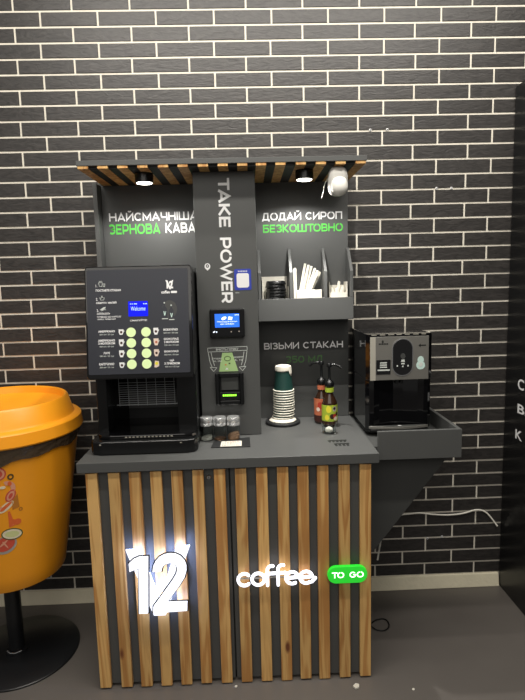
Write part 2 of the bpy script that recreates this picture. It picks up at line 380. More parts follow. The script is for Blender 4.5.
# ================================================================ BLACK PARTITION
pt = thing('partition_panel', (2.155, -1.0, 0), 'tall black laminate partition standing against the brick wall at the right', 'partition')
MB().box(2.106, 2.18, -2.0, -.008, 0, 2.392, 'partition').build('panel', pt, bevel=.003)
lt = MB(); TP = lambda x, y, z: (2.1165, y, z)
def ptext(s, ya, yb, za, zb):
    uv, fs = text_geo(s, .02)
    lt.add([(2.1048, ya+(yb-ya)*u, za+(zb-za)*v) for u, v in uv], fs, 'white')
ptext('С', -.125, -.18, 1.035, 1.085); ptext('ВЕ', -.13, -.25, .925, .968); ptext('К', -.12, -.18, .800, .845)
lt.build('lettering', pt, orient=False)

# ================================================================ KIOSK: base cabinet
cab = thing('base_cabinet', (.79, -.3, 0), 'anthracite kiosk cabinet with two slatted wooden doors under the counter', 'cabinet')
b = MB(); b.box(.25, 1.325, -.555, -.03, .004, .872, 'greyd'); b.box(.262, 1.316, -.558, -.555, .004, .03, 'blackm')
b.build('body', cab, bevel=.001)
SL = [(.262, .304), (.344, .386), (.420, .463), (.498, .540), (.575, .617), (.653, .694), (.732, .774)]
SR = [(.810, .852), (.888, .930), (.966, 1.008), (1.041, 1.083), (1.115, 1.157), (1.195, 1.237), (1.275, 1.317)]
for side, (dx0, dx1), slats in (('l', (.256, .786), SL), ('r', (.792, 1.322), SR)):
    d = MB().box(dx0, dx1, -.575, -.556, .012, .868, 'grey').build('door', cab, bevel=.001)
    for i, (x0, x1) in enumerate(slats):
        z0 = .004+random.uniform(0, .004)
        MB().box(x0, x1, -.593, -.575, z0, .872, 'wood').build('slat', d, bevel=.0015, origin=((x0+x1)/2, -.584, .44))
    if side == 'l':
        k = MB(); k.lathe((0, 0, 0), [(.0095, 0), (.0095, .005), (.007, .008)], 'chrome', 20, T=lambda x, y, z: (.712+x, -.575-z, .838+y))
        k.box(.7112, .7128, -.5838, -.5829, .8335, .8425, 'blackm')
        ko = k.build('lock', d, smooth=True); ko['label'] = 'round chrome keyhole lock'

# ================================================================ worktop
wt = MB().box(.235, 1.345, -.603, -.006, .878, .915, 'grey').build('worktop', bevel=.0015, origin=(.79, -.3, .915))
tag(wt, 'dark grey worktop with square edge on top of the slatted cabinet', 'worktop')
# the small printed marks near the front edge of the counter
for r_, (y0, y1) in enumerate(((-.448, -.425), (-.498, -.468))):
    for i in range(5 if r_ == 0 else 4):
        dm = MB(); x = (1.184 if r_ == 0 else 1.202)+i*.0150
        dm.prism([(x-.001, y0-.004), (x+.007, y0-.002), (x+.006, y1-.012), (x+.012, y1-.009), (x+.011, y1+.002), (x-.004, y1), (x-.003, y0+.010)], .9153, .9157, 'dark_ink', plane='xy')
        o = dm.build('printed_mark', wt); o['label'] = 'worn black printed character near the front edge'

# ================================================================ side wing with tray and gusset
wg = thing('side_shelf', (1.52, -.25, .85), 'grey box-edged side shelf bolted on the right end of the counter with a slanted bracket', 'shelf')
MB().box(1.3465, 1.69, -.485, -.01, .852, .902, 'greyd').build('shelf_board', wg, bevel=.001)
MB().box(1.3655, 1.695, -.50, -.4855, .852, .966, 'grey').build('front_board', wg, bevel=.0012)
MB().box(1.68, 1.695, -.485, -.01, .9025, .966, 'grey').build('side_board', wg, bevel=.0012)
MB().prism([(1.3465, .8515), (1.69, .8515), (1.375, .44), (1.3465, .42)], -.42, -.402, 'greyd').build('bracket', wg, bevel=.001)  # recessed bracket in the darker grey, its shade put in the colour

# ================================================================ back board (wall panels) with printed text
bp = thing('back_board', (.79, -.04, .915), 'dark grey upright board behind the machine carrying printed slogans', 'board')
MB().box(.243, 1.338, -.05, -.012, .9155, 1.99, 'grey').build('board', bp, bevel=.001)
MB().box(.224, .2425, -.115, -.012, .9155, 1.99, 'grey').build('side_board', bp, bevel=.001)
o = MB().box(.9195, 1.3375, -.0525, -.0501, 1.068, 1.379, 'darkpanel').build('dark_panel', bp); o['label'] = 'darker panel behind the cups'  # thin sheet, darker than the board, from the shelf down
def bt(s, *a, yy=-.0512, **k):
    k.pop('bold', 0); mb = MB(); wide(mb, s, *a, yy, **k); return mb.build('lettering', bp, orient=False)
bt('НАЙСМАЧНІША', .272, .664, 1.836, 1.872, bold=.025)
bt('ЗЕРНОВА', .269, .495, 1.779, 1.823, m='green', bold=.025)['label'] = 'green word'
bt('КАВА', .519, .652, 1.781, 1.824, bold=.025)
bt('ДОДАЙ СИРОП', .952, 1.312, 1.825, 1.858, bold=.025)
bt('БЕЗКОШТОВНО', .955, 1.315, 1.771, 1.806, m='green', bold=.025)['label'] = 'green word'
bt('ВІЗЬМИ СТАКАН', .946, 1.312, 1.242, 1.272, yy=-.0530)
bt('350 МЛ', 1.046, 1.214, 1.176, 1.208, m='darkgreen', yy=-.0530)['label'] = 'dark green words'

# ================================================================ canopy
cn = thing('slatted_canopy', (.79, -.2, 1.99), 'flat anthracite canopy roof with wooden slats under it over the whole kiosk', 'canopy')
MB().box(.248, 1.345, -.402, -.008, 2.001, 2.020, 'grey').build('roof_board', cn, bevel=.001)
CX = [.252, .326, .400, .475, .552, .626, .702, .777, .851, .922, .996, 1.073, 1.150, 1.225, 1.302]
for x in CX:
    MB().box(x, x+.039, -.400, -.012, 1.990, 2.0008, 'wood').build('slat', cn, bevel=.001, origin=(x+.02, -.2, 1.995))
MB().box(.262, 1.335, -.385, -.012, 1.9915, 2.0007, 'blackm').build('underside', cn)

# ================================================================ payment column
pc = thing('payment_column', (.795, -.16, .9155), 'tall anthracite column in the middle of the kiosk with white vertical slogan', 'column')
MB().box(.672, .918, -.310, -.052, .9165, 1.9895, 'grey').build('body', pc, bevel=.0012)
mb = MB(); wide(mb, 'TAKE', .772, .816, 1.773, 1.964, -.3112, vertical=True, t=.215, gap=.10); mb.build('lettering', pc, orient=False)
mb = MB(); wide(mb, 'POWER', .772, .816, 1.472, 1.732, -.3112, vertical=True, t=.215, gap=.12); mb.build('lettering', pc, orient=False)
# blue sticker, the square code itself left out
mb = MB(); mb.prism(round_rect(.825, .893, 1.522, 1.607, .006), -.3105, -.3112, 'blue'); mb.prism(round_rect(.834, .884, 1.532, 1.590, .009), -.3113, -.3118, 'white')
for k in range(6): mb.box(.840+k*.0065, .8445+k*.0065, -.3116, -.3113, 1.596, 1.600, 'white')
o = mb.build('sticker', pc); o['label'] = 'blue square sticker with a blank white centre'
mb = MB()
for k in range(4): mb.box(.828+k*.004, .8305+k*.004, -.3112, -.3105, 1.510, 1.513, 'lines')
mb.build('sticker', pc)
# small white round badge
mb = MB(); mb.prism(ellipse(.718, 1.620, .0115, .013), -.3105, -.3114, 'white'); mb.prism(ellipse(.718, 1.622, .0065, .007), -.3115, -.3118, 'panel')
mb.prism([(.710, 1.612), (.718, 1.603), (.726, 1.612), (.718, 1.616)], -.3115, -.3119, 'white'); mb.prism(ellipse(.718, 1.622, .003, .003), -.3119, -.3121, 'white')
o = mb.build('badge', pc); o['label'] = 'small white round badge'
# sticker with arrows around the note slot
mb = MB(); y0 = -.3105; y1 = -.3112
def seg(mb, x0, z0, x1, z1, t, m, ya=-.3105, yb=-.3112):
    d = Vector((x1-x0, z1-z0)).normalized(); nx, nz = -d.y*t/2, d.x*t/2
    mb.prism([(x0+nx, z0+nz), (x1+nx, z1+nz), (x1-nx, z1-nz), (x0-nx, z0-nz)], ya, yb, m)
seg(mb, .706, 1.288, .868, 1.291, .002, 'lines'); seg(mb, .706, 1.272, .868, 1.275, .002, 'lines'); seg(mb, .706, 1.272, .706, 1.289, .002, 'lines'); seg(mb, .868, 1.275, .868, 1.291, .002, 'lines')
text(mb, 'ВНЕСІТЬ ГОТІВКУ', .740, .832, 1.277, 1.286, y1-.0002, 'lines', .02)
for sx in (-1, 1):
    cx = .787; X = lambda v: cx+sx*v
    for (a, b_, c, d_) in ((.080, 1.272, .074, 1.232), (.068, 1.270, .062, 1.236), (.074, 1.232, .066, 1.208), (.062, 1.236, .055, 1.214), (.074, 1.208, .047, 1.206), (.074, 1.208, .060, 1.190), (.060, 1.190, .046, 1.206)):
        seg(mb, X(a), b_, X(c), d_, .0022, 'lines')
text(mb, 'КУПЮРИ', .722, .762, 1.240, 1.247, y1-.0002, 'lines', .02); text(mb, '50, 100', .726, .762, 1.229, 1.236, y1-.0002, 'lines', .02)
text(mb, 'МОНЕТИ', .812, .850, 1.244, 1.251, y1-.0002, 'lines', .02); text(mb, '5, 10', .816, .848, 1.231, 1.239, y1-.0002, 'lines', .02)
mb.build('arrow_print', pc, orient=False)
mb = MB(); mb.prism([(.765, 1.267), (.806, 1.267), (.829, 1.189), (.749, 1.189)], -.3105, -.3113, 'lime')
mb.tube([(.786+.013*math.cos(a), -.3116, 1.243+.009*math.sin(a)) for a in (2*PI*k/20 for k in range(20))], .0012, 'ill_green', 5, closed=True)
mb.box(.790, .797, -.3118, -.3113, 1.219, 1.225, 'ill_green'); mb.prism(ellipse(.778, 1.217, .003, .003), -.3113, -.3118, 'ill_or')
mb.prism([(.782, 1.205), (.789, 1.197), (.775, 1.197)], -.3113, -.3117, 'white')
o = mb.build('note_sticker', pc); o['label'] = 'pale green trapezoid sticker above the note slot'

# spot lamps under the canopy
def spot(x, lab):
    t = thing('spotlight', (x, -.295, 1.9905), lab, 'spotlight', None)
    MB().lathe((x, -.295, 1.954), [(.034, 0), (.036, .001), (.036, .0365)], 'black', 32).build('housing', t, smooth=True)
    MB().lathe((x, -.295, 1.9515), [(.029, 0), (.0305, .0022)], 'lamp', 32).build('diffuser', t, smooth=True)
    for deg, blend, e in ((156, .35, 12), (74, .6, 30)):     # stray light and the main beam of the lens
        l = bpy.data.lights.new('spotlight_beam', 'SPOT'); l.energy = e; l.spot_size = R(deg); l.spot_blend = blend; l.shadow_soft_size = .012; l.color = (1, .97, .92)
        o = bpy.data.objects.new('spotlight_beam', l); COL.objects.link(o); o.parent = t; o.location = (0, 0, -.043)
    return t
spot(.480, 'round black spotlight under the canopy above the coffee machine')
spot(1.117, 'round black spotlight under the canopy above the syrup slogan')

# motion sensor
sn = thing('ceiling_sensor', (1.242, -.36, 1.9895), 'white rounded sensor camera hanging under the right end of the canopy', 'sensor')
def blob(mb, c, rx, ry, rz, m, e=2.6, n=28, k=18):
    vs = []; fs = []
    sg = lambda v, p: math.copysign(abs(v)**p, v)
    for j in range(k+1):
        ph = -PI/2+PI*j/k
        for i in range(n):
            th = 2*PI*i/n
            vs.append((c[0]+rx*sg(math.cos(ph), 2/e)*sg(math.cos(th), 2/e), c[1]+ry*sg(math.cos(ph), 2/e)*sg(math.sin(th), 2/e), c[2]+rz*sg(math.sin(ph), 2/e)))
    for j in range(k):
        for i in range(n): fs.append((j*n+i, j*n+(i+1) % n, (j+1)*n+(i+1) % n, (j+1)*n+i))
    mb.add(vs, fs, m)
mb = MB(); blob(mb, (1.241, -.352, 1.934), .0385, .032, .0555, 'domeshade', 3.0); mb.build('housing', sn, smooth=True)  # white housing made greyer, the shade up there put in its colour
mb = MB(); blob(mb, (1.243, -.366, 1.915), .034, .032, .036, 'domewhite', 2.3); mb.build('dome', sn, smooth=True)
MB().tube([(1.205, -.34, 1.95), (1.193, -.335, 1.93), (1.187, -.33, 1.90), (1.180, -.33, 1.875)], .0012, 'cable', 6).build('wire', sn)

# ================================================================ pocket shelf
ps = thing('pocket_shelf', (1.13, -.1, 1.38), 'grey wall pocket shelf with three compartments fixed to the back board', 'shelf')
MB().box(.922, 1.342, -.153, -.1445, 1.380, 1.477, 'grey').build('front_board', ps, bevel=.001)
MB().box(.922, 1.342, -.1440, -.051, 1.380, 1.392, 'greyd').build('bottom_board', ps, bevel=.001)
for x in (.924, 1.062, 1.214, 1.328):
    MB().prism([(-.051, 1.3925), (-.1440, 1.3925), (-.1440, 1.478), (-.153, 1.478), (-.153, 1.591), (-.068, 1.696), (-.051, 1.696)], x, x+.013, 'grey', plane='yz').build('divider', ps, bevel=.0008)

# nested cup lids
for st in (0,):
    prof = [(.0435, 0), (.0450, .002), (.0450, .006), (.0435, .009), (.0425, .0125), (.0405, .016), (.036, .0175), (.034, .014), (.004, .014)]
    def lid(z, dx, lab):
        t = MB().lathe((1.003+dx, -.0985, z), prof, 'black', 40).build('cup_lid', None, smooth=True, origin=(1.003+dx, -.0985, z))
        return tag(t, lab, 'lid', 'black cup lids nested in the left pocket')
    N = 12; l0 = lid(1.394, 0, 'black plastic cup lid hidden low in the nested stack in the left pocket')
    for i in range(1, N):
        c = l0.copy(); COL.objects.link(c); c.location = (1.003+random.uniform(-.0025, .0025), -.0985, 1.394+i*.0131)
        c['label'] = 'black plastic cup lid, topmost of the nested stack in the left pocket' if i == N-1 else ('black plastic cup lid in the visible middle of the nested stack in left pocket' if i > 5 else l0['label'])
mb = MB(); mb.box(.943, .946, -.13, -.054, 1.3925, 1.560, 'paper'); mb.box(.943, 1.058, -.0525, -.052, 1.3925, 1.575, 'paper'); mb.box(1.0575, 1.0595, -.13, -.054, 1.3925, 1.53, 'paper')
tag(mb.build('paper_sleeve', None), 'open white paper sleeve wrapped around the stack of black lids', 'sleeve')

# sugar sticks / wrapped straws
def stick(xa, za, xb, zb, y, lab, w_=.0085, th=.003):
    d = Vector((xb-xa, zb-za)); L_ = d.length; u = d.normalized(); nn = Vector((-u.y, u.x))
    c = ((xa+xb)/2, y, (za+zb)/2)
    p = [(xa+nn.x*w_-0, za+nn.y*w_), (xb+nn.x*w_, zb+nn.y*w_), (xb-nn.x*w_, zb-nn.y*w_), (xa-nn.x*w_, za-nn.y*w_)]
    mb = MB(); mb.prism(p, y-th, y+th, 'paper')
    # crimped end
    q = [(xb+nn.x*w_, zb+nn.y*w_), (xb+nn.x*w_*.9+u.x*.008, zb+nn.y*w_*.9+u.y*.008), (xb-nn.x*w_*.9+u.x*.008, zb-nn.y*w_*.9+u.y*.008), (xb-nn.x*w_, zb-nn.y*w_)]
    mb.prism(q, y-.0008, y+.0008, 'cuprim')
    return tag(mb.build('sugar_stick', None, bevel=.0012, origin=c), lab, 'sugar stick', 'white paper sticks in the middle pocket')
stick(1.090, 1.44, 1.088, 1.600, -.118, 'white paper stick standing upright at the left edge of the middle pocket', .007)
for i, (xa, xb, zb, y, lab) in enumerate(((1.108, 1.138, 1.622, -.075, 'tallest leaning white paper stick in the middle pocket'), (1.116, 1.152, 1.615, -.084, 'leaning white paper stick just right of the tallest one'),
        (1.124, 1.166, 1.610, -.074, 'leaning white paper stick in the middle of the fan'), (1.132, 1.180, 1.600, -.084, 'fourth leaning white paper stick from the left of the fan'),
        (1.142, 1.190, 1.590, -.093, 'leaning white paper stick with a torn top right of the fan'), (1.150, 1.203, 1.584, -.074, 'rightmost leaning white paper stick in the middle pocket'))):
    stick(xa, 1.47, xb, zb, y, lab, .0056)
mb = MB().box(1.094, 1.206, -.130, -.103, 1.3925, 1.512, 'paper')
tag(mb.build('white_carton', None, bevel=.002), 'low white carton in front of the fanned paper sticks', 'box')
# right pocket
mb = MB(); mb.box(1.238, 1.241, -.13, -.056, 1.3925, 1.545, 'paper'); mb.box(1.3165, 1.3195, -.13, -.056, 1.3925, 1.545, 'paper'); mb.box(1.238, 1.3195, -.131, -.128, 1.3925, 1.498, 'paper'); mb.box(1.238, 1.3195, -.055, -.052, 1.3925, 1.53, 'paper')
tag(mb.build('stirrer_box', None), 'small open white box in the right pocket of the shelf', 'box')
labs = ['short white stirrer lying tilted left in the right pocket', 'short white stirrer standing highest in the right pocket', 'short white stirrer leaning right in the right pocket', 'short white stirrer near the front of the right pocket', 'short white stirrer close to the right wall of the pocket']
for i, (xa, xb, zb, y) in enumerate(((1.268, 1.252, 1.518, -.115), (1.270, 1.288, 1.545, -.10), (1.278, 1.303, 1.525, -.11), (1.262, 1.275, 1.515, -.121), (1.296, 1.309, 1.522, -.09))):
    d = Vector((xb-xa, zb-1.43)); u = d.normalized(); nn = Vector((-u.y, u.x))*.0055
    mb = MB().prism([(xa+nn.x, 1.43+nn.y), (xb+nn.x, zb+nn.y), (xb+u.x*.003, zb+u.y*.003), (xb-nn.x, zb-nn.y), (xa-nn.x, 1.43-nn.y)], y-.003, y+.003, 'paper')
    tag(mb.build('stirrer', None, bevel=.001), labs[i], 'stirrer', 'short white stirrers in the right pocket')

# ================================================================ COFFEE MACHINE
cm = thing('coffee_machine', (.47, -.28, .9155), 'large black coffee vending machine with round lit buttons on the counter', 'coffee machine')
A = (-.460, 1.620); B = (-.520, 1.208)          # front plane of the head, seen from the side (y, z)
_dir = Vector((B[0]-A[0], B[1]-A[1])).normalized(); _n = Vector((_dir.y, -_dir.x))   # outward (towards -y)
def TF(x, d, z):   # d: distance in front of the sloping panel
    t = (A[1]-z)/(A[1]-B[1]); y = A[0]+(B[0]-A[0])*t
    return (x, y+_n.x*d, z+_n.y*d)
mb = MB()
mb.prism([(-.06, 1.205), (-.06, 1.615), (A[0]+.012, 1.620), (B[0]+.012, 1.208)], .277, .665, 'black', plane='yz')
mb.build('head', cm, bevel=.006, seg=3)
mb = MB()
mb.box(.277, .318, -.440, -.06, .955, 1.206, 'black'); mb.box(.590, .665, -.440, -.06, .955, 1.206, 'black')
mb.box(.318, .590, -.20, -.06, .955, 1.206, 'blackm')
mb.prism([(.318, -.36), (.318, -.20), (.345, -.20)], .955, 1.206, 'gloss', plane='xy'); mb.prism([(.590, -.36), (.565, -.20), (.590, -.20)], .955, 1.206, 'gloss', plane='xy')
mb.build('body', cm, bevel=.003)
mb = MB(); mb.prism([(x, z) for x, z in round_rect(.275, .669, 1.208, 1.622, .012)], 0, .016, 'gloss', T=lambda x, d, z: TF(x, d, z)); 
mb.build('door_frame', cm, bevel=.004, seg=3)
mb = MB(); mb.prism(round_rect(.283, .656, 1.226, 1.609, .006), .0162, .0180, 'panel', T=TF); mb.build('front_panel', cm)
F0 = .0186
def ftext(mb, s, x0, x1, z0, z1, m='white', bold=.015): text(mb, s, x0, x1, z0, z1, F0, m, bold, T=TF)
FY = lambda mb, poly, m, d=F0: mb.prism(poly, .0181, d, m, T=TF)
# instructions
def part(fn, name='lettering', lab=None):
    mb = MB(); fn(mb); o = mb.build(name, cm, orient=False)
    if lab: o['label'] = lab
part(lambda mb: ftext(mb, '1.', .316, .322, 1.546, 1.556))
part(lambda mb: (ftext(mb, 'ПОСТАВТЕ СТАКАН', .316, .408, 1.530, 1.5385, bold=.03)))
part(lambda mb: ftext(mb, '2.', .316, .323, 1.497, 1.507))
part(lambda mb: (ftext(mb, 'ОБЕРІТЬ НАПІЙ', .316, .391, 1.485, 1.494, bold=.03)))
part(lambda mb: ftext(mb, '3.', .318, .325, 1.456, 1.466))
part(lambda mb: (ftext(mb, 'ОПЛАТІТЬ', .318, .367, 1.445, 1.4525, bold=.03)))
part(lambda mb: ftext(mb, 'ГОТІВКОЮ АБО КАРТКОЮ', .319, .407, 1.434, 1.440))
part(lambda mb: (ftext(mb, 'ЧЕРЕЗ ТЕРМІНАЛ', .319, .386, 1.426, 1.431)))
def outline(mb, pts, t, m):
    for (x0, z0), (x1, z1) in zip(pts, pts[1:]):
        d = Vector((x1-x0, z1-z0)).normalized(); nx, nz = -d.y*t/2, d.x*t/2
        FY(mb, [(x0+nx, z0+nz), (x1+nx, z1+nz), (x1-nx, z1-nz), (x0-nx, z0-nz)], m)
def icon1(mb):
    outline(mb, [(.327, 1.563), (.341, 1.563), (.339, 1.549), (.330, 1.549), (.327, 1.563)], .0014, 'lines'); outline(mb, [(.343, 1.558), (.350, 1.558), (.349, 1.548), (.344, 1.548), (.343, 1.558)], .0014, 'lines'); outline(mb, [(.328, 1.567), (.340, 1.568)], .0014, 'lines')
part(icon1, 'cup_icon')
def icon2(mb):
    outline(mb, [(.337, 1.514), (.335, 1.505), (.330, 1.508), (.333, 1.499), (.344, 1.499), (.347, 1.506), (.340, 1.508), (.339, 1.514), (.337, 1.514)], .0014, 'lines')
part(icon2, 'hand_icon')
def icon3(mb):
    FY(mb, [(.329, 1.463), (.342, 1.472), (.350, 1.474), (.350, 1.469), (.338, 1.461)], 'lines'); outline(mb, [(.334, 1.459), (.346, 1.464), (.352, 1.463)], .0014, 'lines')
part(icon3, 'card_icon')
# display
mb = MB(); FY(mb, round_rect(.434, .506, 1.436, 1.4915, .002), 'lcd', .0190)
text(mb, 'Welcome', .443, .497, 1.457, 1.472, .0192, 'lcdtext', .0, T=TF)
for x in (.441, .447, .455, .459, .463, .489, .495, .500): mb.box(x, x+.003, .0190, .0193, 1.480, 1.4835, 'lcdtext', T=TF)
mb.build('display', cm, orient=False)
part(lambda mb: ftext(mb, 'СМАКУЙТЕ!', .439, .502, 1.418, 1.426))
# buttons
for j, z in enumerate((1.378, 1.339, 1.300, 1.261)):
    for i, x in enumerate((.442, .497)):
        mb = MB(); mb.prism(ellipse(x, z, .0175, .0175, 28), .0181, .0212, 'btn', T=TF); mb.prism(ellipse(x, z, .0188, .0188, 28), .0181, .0190, 'blackm', T=TF)
        mb.build('button', cm)
# cups printed beside the buttons
for j, z in enumerate((1.381, 1.342, 1.302, 1.260)):
    for i, x in enumerate((.405, .533)):
        mb = MB()
        if i == 1 and j == 3:
            FY(mb, [(x-.009, z-.012), (x-.002, z-.014), (x+.009, z-.008), (x+.008, z+.010), (x-.006, z+.012)], 'label_cream'); FY(mb, ellipse(x, z+.002, .006, .006), 'label_yellow', .0190)
        else:
            h = .011 if (i, j) in ((0, 0), (0, 3)) else .014
            FY(mb, [(x-.009, z+h*.8), (x+.009, z+h*.8), (x+.0085, z-h*.3), (x+.005, z-h), (x-.005, z-h), (x-.0085, z-h*.3)], 'white' if i == 0 or j == 0 else 'label_cream')
            FY(mb, ellipse(x+.0003, z-h*.15, .0045, .0048), 'label_dark' if (i, j) != (1, 1) else 'label_or', .0190)
            FY(mb, [(x+.009, z+.006), (x+.0125, z+.003), (x+.009, z-.003), (x+.009, z), (x+.0105, z+.003), (x+.009, z+.004)], 'white')
        mb.build('cup_picture', cm)
LL = [(('АМЕРИКАНО',), .321, .383, 1.388, 1.380), (('АМЕРИКАНО', 'З МОЛОКОМ'), .320, .382, 1.355, 1.336), (('ЛАТЕ',), .339, .362, 1.309, 1.301), (('КАПУЧИНО',), .322, .377, 1.269, 1.260)]
LR = [(('МОКАЧИНО',), .561, .614, 1.389, 1.380), (('ШОКОЛАД', 'З МОЛОКОМ'), .562, .616, 1.354, 1.335), (('ШОКОЛАД',), .562, .614, 1.308, 1.300), (('ЧАЙ', 'З ЛИМОНОМ'), .561, .618, 1.276, 1.256)]
for lst in (LL, LR):
    for words, x0, x1, zt, zb in lst:
        mb = MB()
        if len(words) == 1: ftext(mb, words[0], x0, x1, zb, zt, bold=.035)
        else:
            h = (zt-zb); 
            if words[0] == 'ЧАЙ': ftext(mb, 'ЧАЙ', .581, .597, zb+h*.54, zt, bold=.035)
            else: ftext(mb, words[0], x0, x1, zb+h*.54, zt, bold=.035)
            ftext(mb, words[1], x0, x1, zb, zb+h*.44, bold=.035)
        c_ = (x0+x1)/2; ftext(mb, '350 мл / 35 грн', c_-.026, c_+.026, zb-.0115, zb-.005, 'lines')
        mb.build('lettering', cm, orient=False)
# small brand mark: 12 over a V, with a caption
mb = MB(); FY(mb, [(.573, 1.566), (.580, 1.566), (.590, 1.541), (.597, 1.566), (.602, 1.566), (.593, 1.532), (.587, 1.532)], 'white')
text(mb, '12', .577, .601, 1.535, 1.563, F0+.0002, 'white', .05, T=TF); mb.build('logo', cm, orient=False)
part(lambda mb: ftext(mb, 'coffee', .557, .588, 1.517, 1.528, bold=.03))
part(lambda mb: (FY(mb, round_rect(.592, .615, 1.518, 1.526, .003), 'white')))
# round window picture with two bottles
mb = MB(); FY(mb, ellipse(.586, 1.459, .027, .033, 32), 'greyd', .0184); 
for x, z, k in ((.567, 1.456, 1.0), (.592, 1.449, .9)):
    mb.prism([(x-.010*k, z-.030*k), (x+.010*k, z-.030*k), (x+.010*k, z+.004), (x+.003, z+.016*k), (x+.003, z+.030*k), (x-.003, z+.030*k), (x-.003, z+.016*k), (x-.010*k, z+.004)], .0181, .0189, 'panel', T=TF)
    mb.prism([(x-.010*k, z-.033*k), (x+.012*k, z-.033*k), (x+.012*k, z-.030*k), (x-.010*k, z-.030*k)], .0189, .0192, 'lines', T=TF)
    mb.prism([(x-.004, z-.004), (x-.001, z-.004), (x+.001, z-.014), (x+.004, z-.004), (x+.006, z-.004), (x+.002, z-.020), (x-.001, z-.020)], .0189, .0193, 'cyan', T=TF)
    mb.prism(ellipse(x, z+.027*k, .0025, .003), .0189, .0193, 'lines', T=TF)
o = mb.build('bottle_picture', cm); o['label'] = 'round faded picture of two bottles'
# wire grille behind the bay opening
mb = MB(); zs = [1.066, 1.075, 1.084, 1.093, 1.102, 1.111, 1.120, 1.129, 1.138, 1.147, 1.158]
for z in zs: mb.tube([(.338, -.335, z), (.568, -.335, z)], .0011 if z > 1.07 else .0018, 'wire', 5)
for k in range(7):
    x = .340+k*.0375; mb.tube([(x, -.3365, 1.062), (x, -.3365, 1.195)], .0011, 'wire', 5)
mb.tube([(.328, -.335, 1.066), (.578, -.335, 1.066)], .002, 'wire', 6)
mb.build('wire_grille', cm)
MB().box(.345, .565, -.2015, -.2005, 1.02, 1.10, 'greyd').build('bay_backplate', cm)
# base and drip tray
mb = MB(); mb.prism([(.262, -.30), (.262, -.494), (.274, -.514), (.304, -.524), (.630, -.524), (.658, -.514), (.668, -.494), (.668, -.315), (.665, -.312), (.665, -.06), (.277, -.06), (.277, -.30)], .9158, .968, 'black', plane='xy')
mb.build('base', cm, bevel=.006, seg=3)
mb = MB(); mb.prism([(.285, -.440), (.285, -.470), (.300, -.488), (.335, -.497), (.620, -.497), (.648, -.488), (.660, -.470), (.660, -.440)], .9682, .984, 'gloss', plane='xy'); mb.prism([(.320, -.22), (.320, -.440), (.590, -.440), (.590, -.22)], .9682, .980, 'gloss', plane='xy')
dt = mb.build('drip_tray', cm, bevel=.003)
mb = MB()
for k in range(13): mb.box(.392+k*.0145, .400+k*.0145, -.4985, -.4972, .975, .979, 'steel_light')  # light glinting in the tray slots, built as bright metal dashes
o = mb.build('slot_glint', dt); 
for x in (.300, .604): MB().box(x, x+.007, -.5248, -.523, .956, .960, 'steel_light').build('screw', cm)
MB().tube([(.652, -.16, 1.575), (.6675, -.15, 1.56), (.6685, -.15, 1.52), (.6675, -.15, 1.49), (.664, -.16, 1.475)], .002, 'blackcable', 6).build('cord', cm)

# ================================================================ card terminal
ct = thing('card_terminal', (.791, -.311, 1.39), 'small black card terminal with bright blue screen on the column', 'card terminal')
mb = MB(); mb.prism(round_rect(.720, .861, 1.331, 1.449, .008), -.3105, -.333, 'black'); mb.build('housing', ct, bevel=.004, seg=3)
mb = MB(); mb.prism(round_rect(.727, .854, 1.340, 1.443, .004), -.3332, -.3345, 'gloss'); mb.build('bezel', ct)
mb = MB(); mb.box(.741, .840, -.3355, -.3347, 1.374, 1.429, 'screen')
mb.prism(ellipse(.778, 1.411, .011, .006, rot=.4), -.3356, -.3359, 'screenw'); mb.prism([(.794, 1.405), (.810, 1.403), (.813, 1.415), (.797, 1.418)], -.3356, -.3359, 'screenw')
text(mb, 'ПРИКЛАДІТЬ КАРТКУ', .750, .832, 1.394, 1.399, -.3358, 'screenw', .02); text(mb, 'АБО ТЕЛЕФОН', .762, .818, 1.385, 1.390, -.3358, 'screenw', .02)
for k in range(3): mb.box(.822+k*.006, .826+k*.006, -.3359, -.3356, 1.422, 1.425, 'screenw')
mb.build('screen', ct, orient=False)
MB().prism([(.731, 1.355), (.739, 1.361), (.742, 1.357), (.734, 1.352)], -.3346, -.335, 'screenw').build('contactless_mark', ct)
for x, m_ in ((.747, 'screenw'), (.806, 'ill_grey'), (.838, 'ill_grey')): MB().prism(ellipse(x, 1.356, .0028, .0028), -.3346, -.335, m_).build('indicator', ct)

# ================================================================ note acceptor
na = thing('note_acceptor', (.791, -.311, 1.12), 'black banknote slot with a green light strip below the blue terminal', 'note acceptor')
mb = MB()
for (x0, x1, z0, z1) in ((.733, .750, 1.052, 1.186), (.834, .850, 1.052, 1.186), (.750, .834, 1.170, 1.186), (.750, .834, 1.052, 1.071)): mb.box(x0, x1, -.335, -.3108, z0, z1, 'black')
mb.build('frame', na, bevel=.003)
mb = MB(); mb.box(.750, .834, -.316, -.3108, 1.071, 1.170, 'blackm'); mb.box(.757, .828, -.322, -.316, 1.112, 1.166, 'greyd'); mb.build('mouth', na, bevel=.002)
mb = MB(); mb.prism([(-.316, 1.071), (-.333, 1.074), (-.331, 1.104), (-.316, 1.110)], .7505, .8335, 'black', plane='yz'); mb.build('lower_lip', na, bevel=.0015)
mb = MB()
for k in range(7): mb.box(.7625+k*.0082, .7690+k*.0082, -.3345, -.3325, 1.089, 1.096, 'ledgreen')
o = mb.build('light_strip', na); o['label'] = 'lit yellow-green strip'

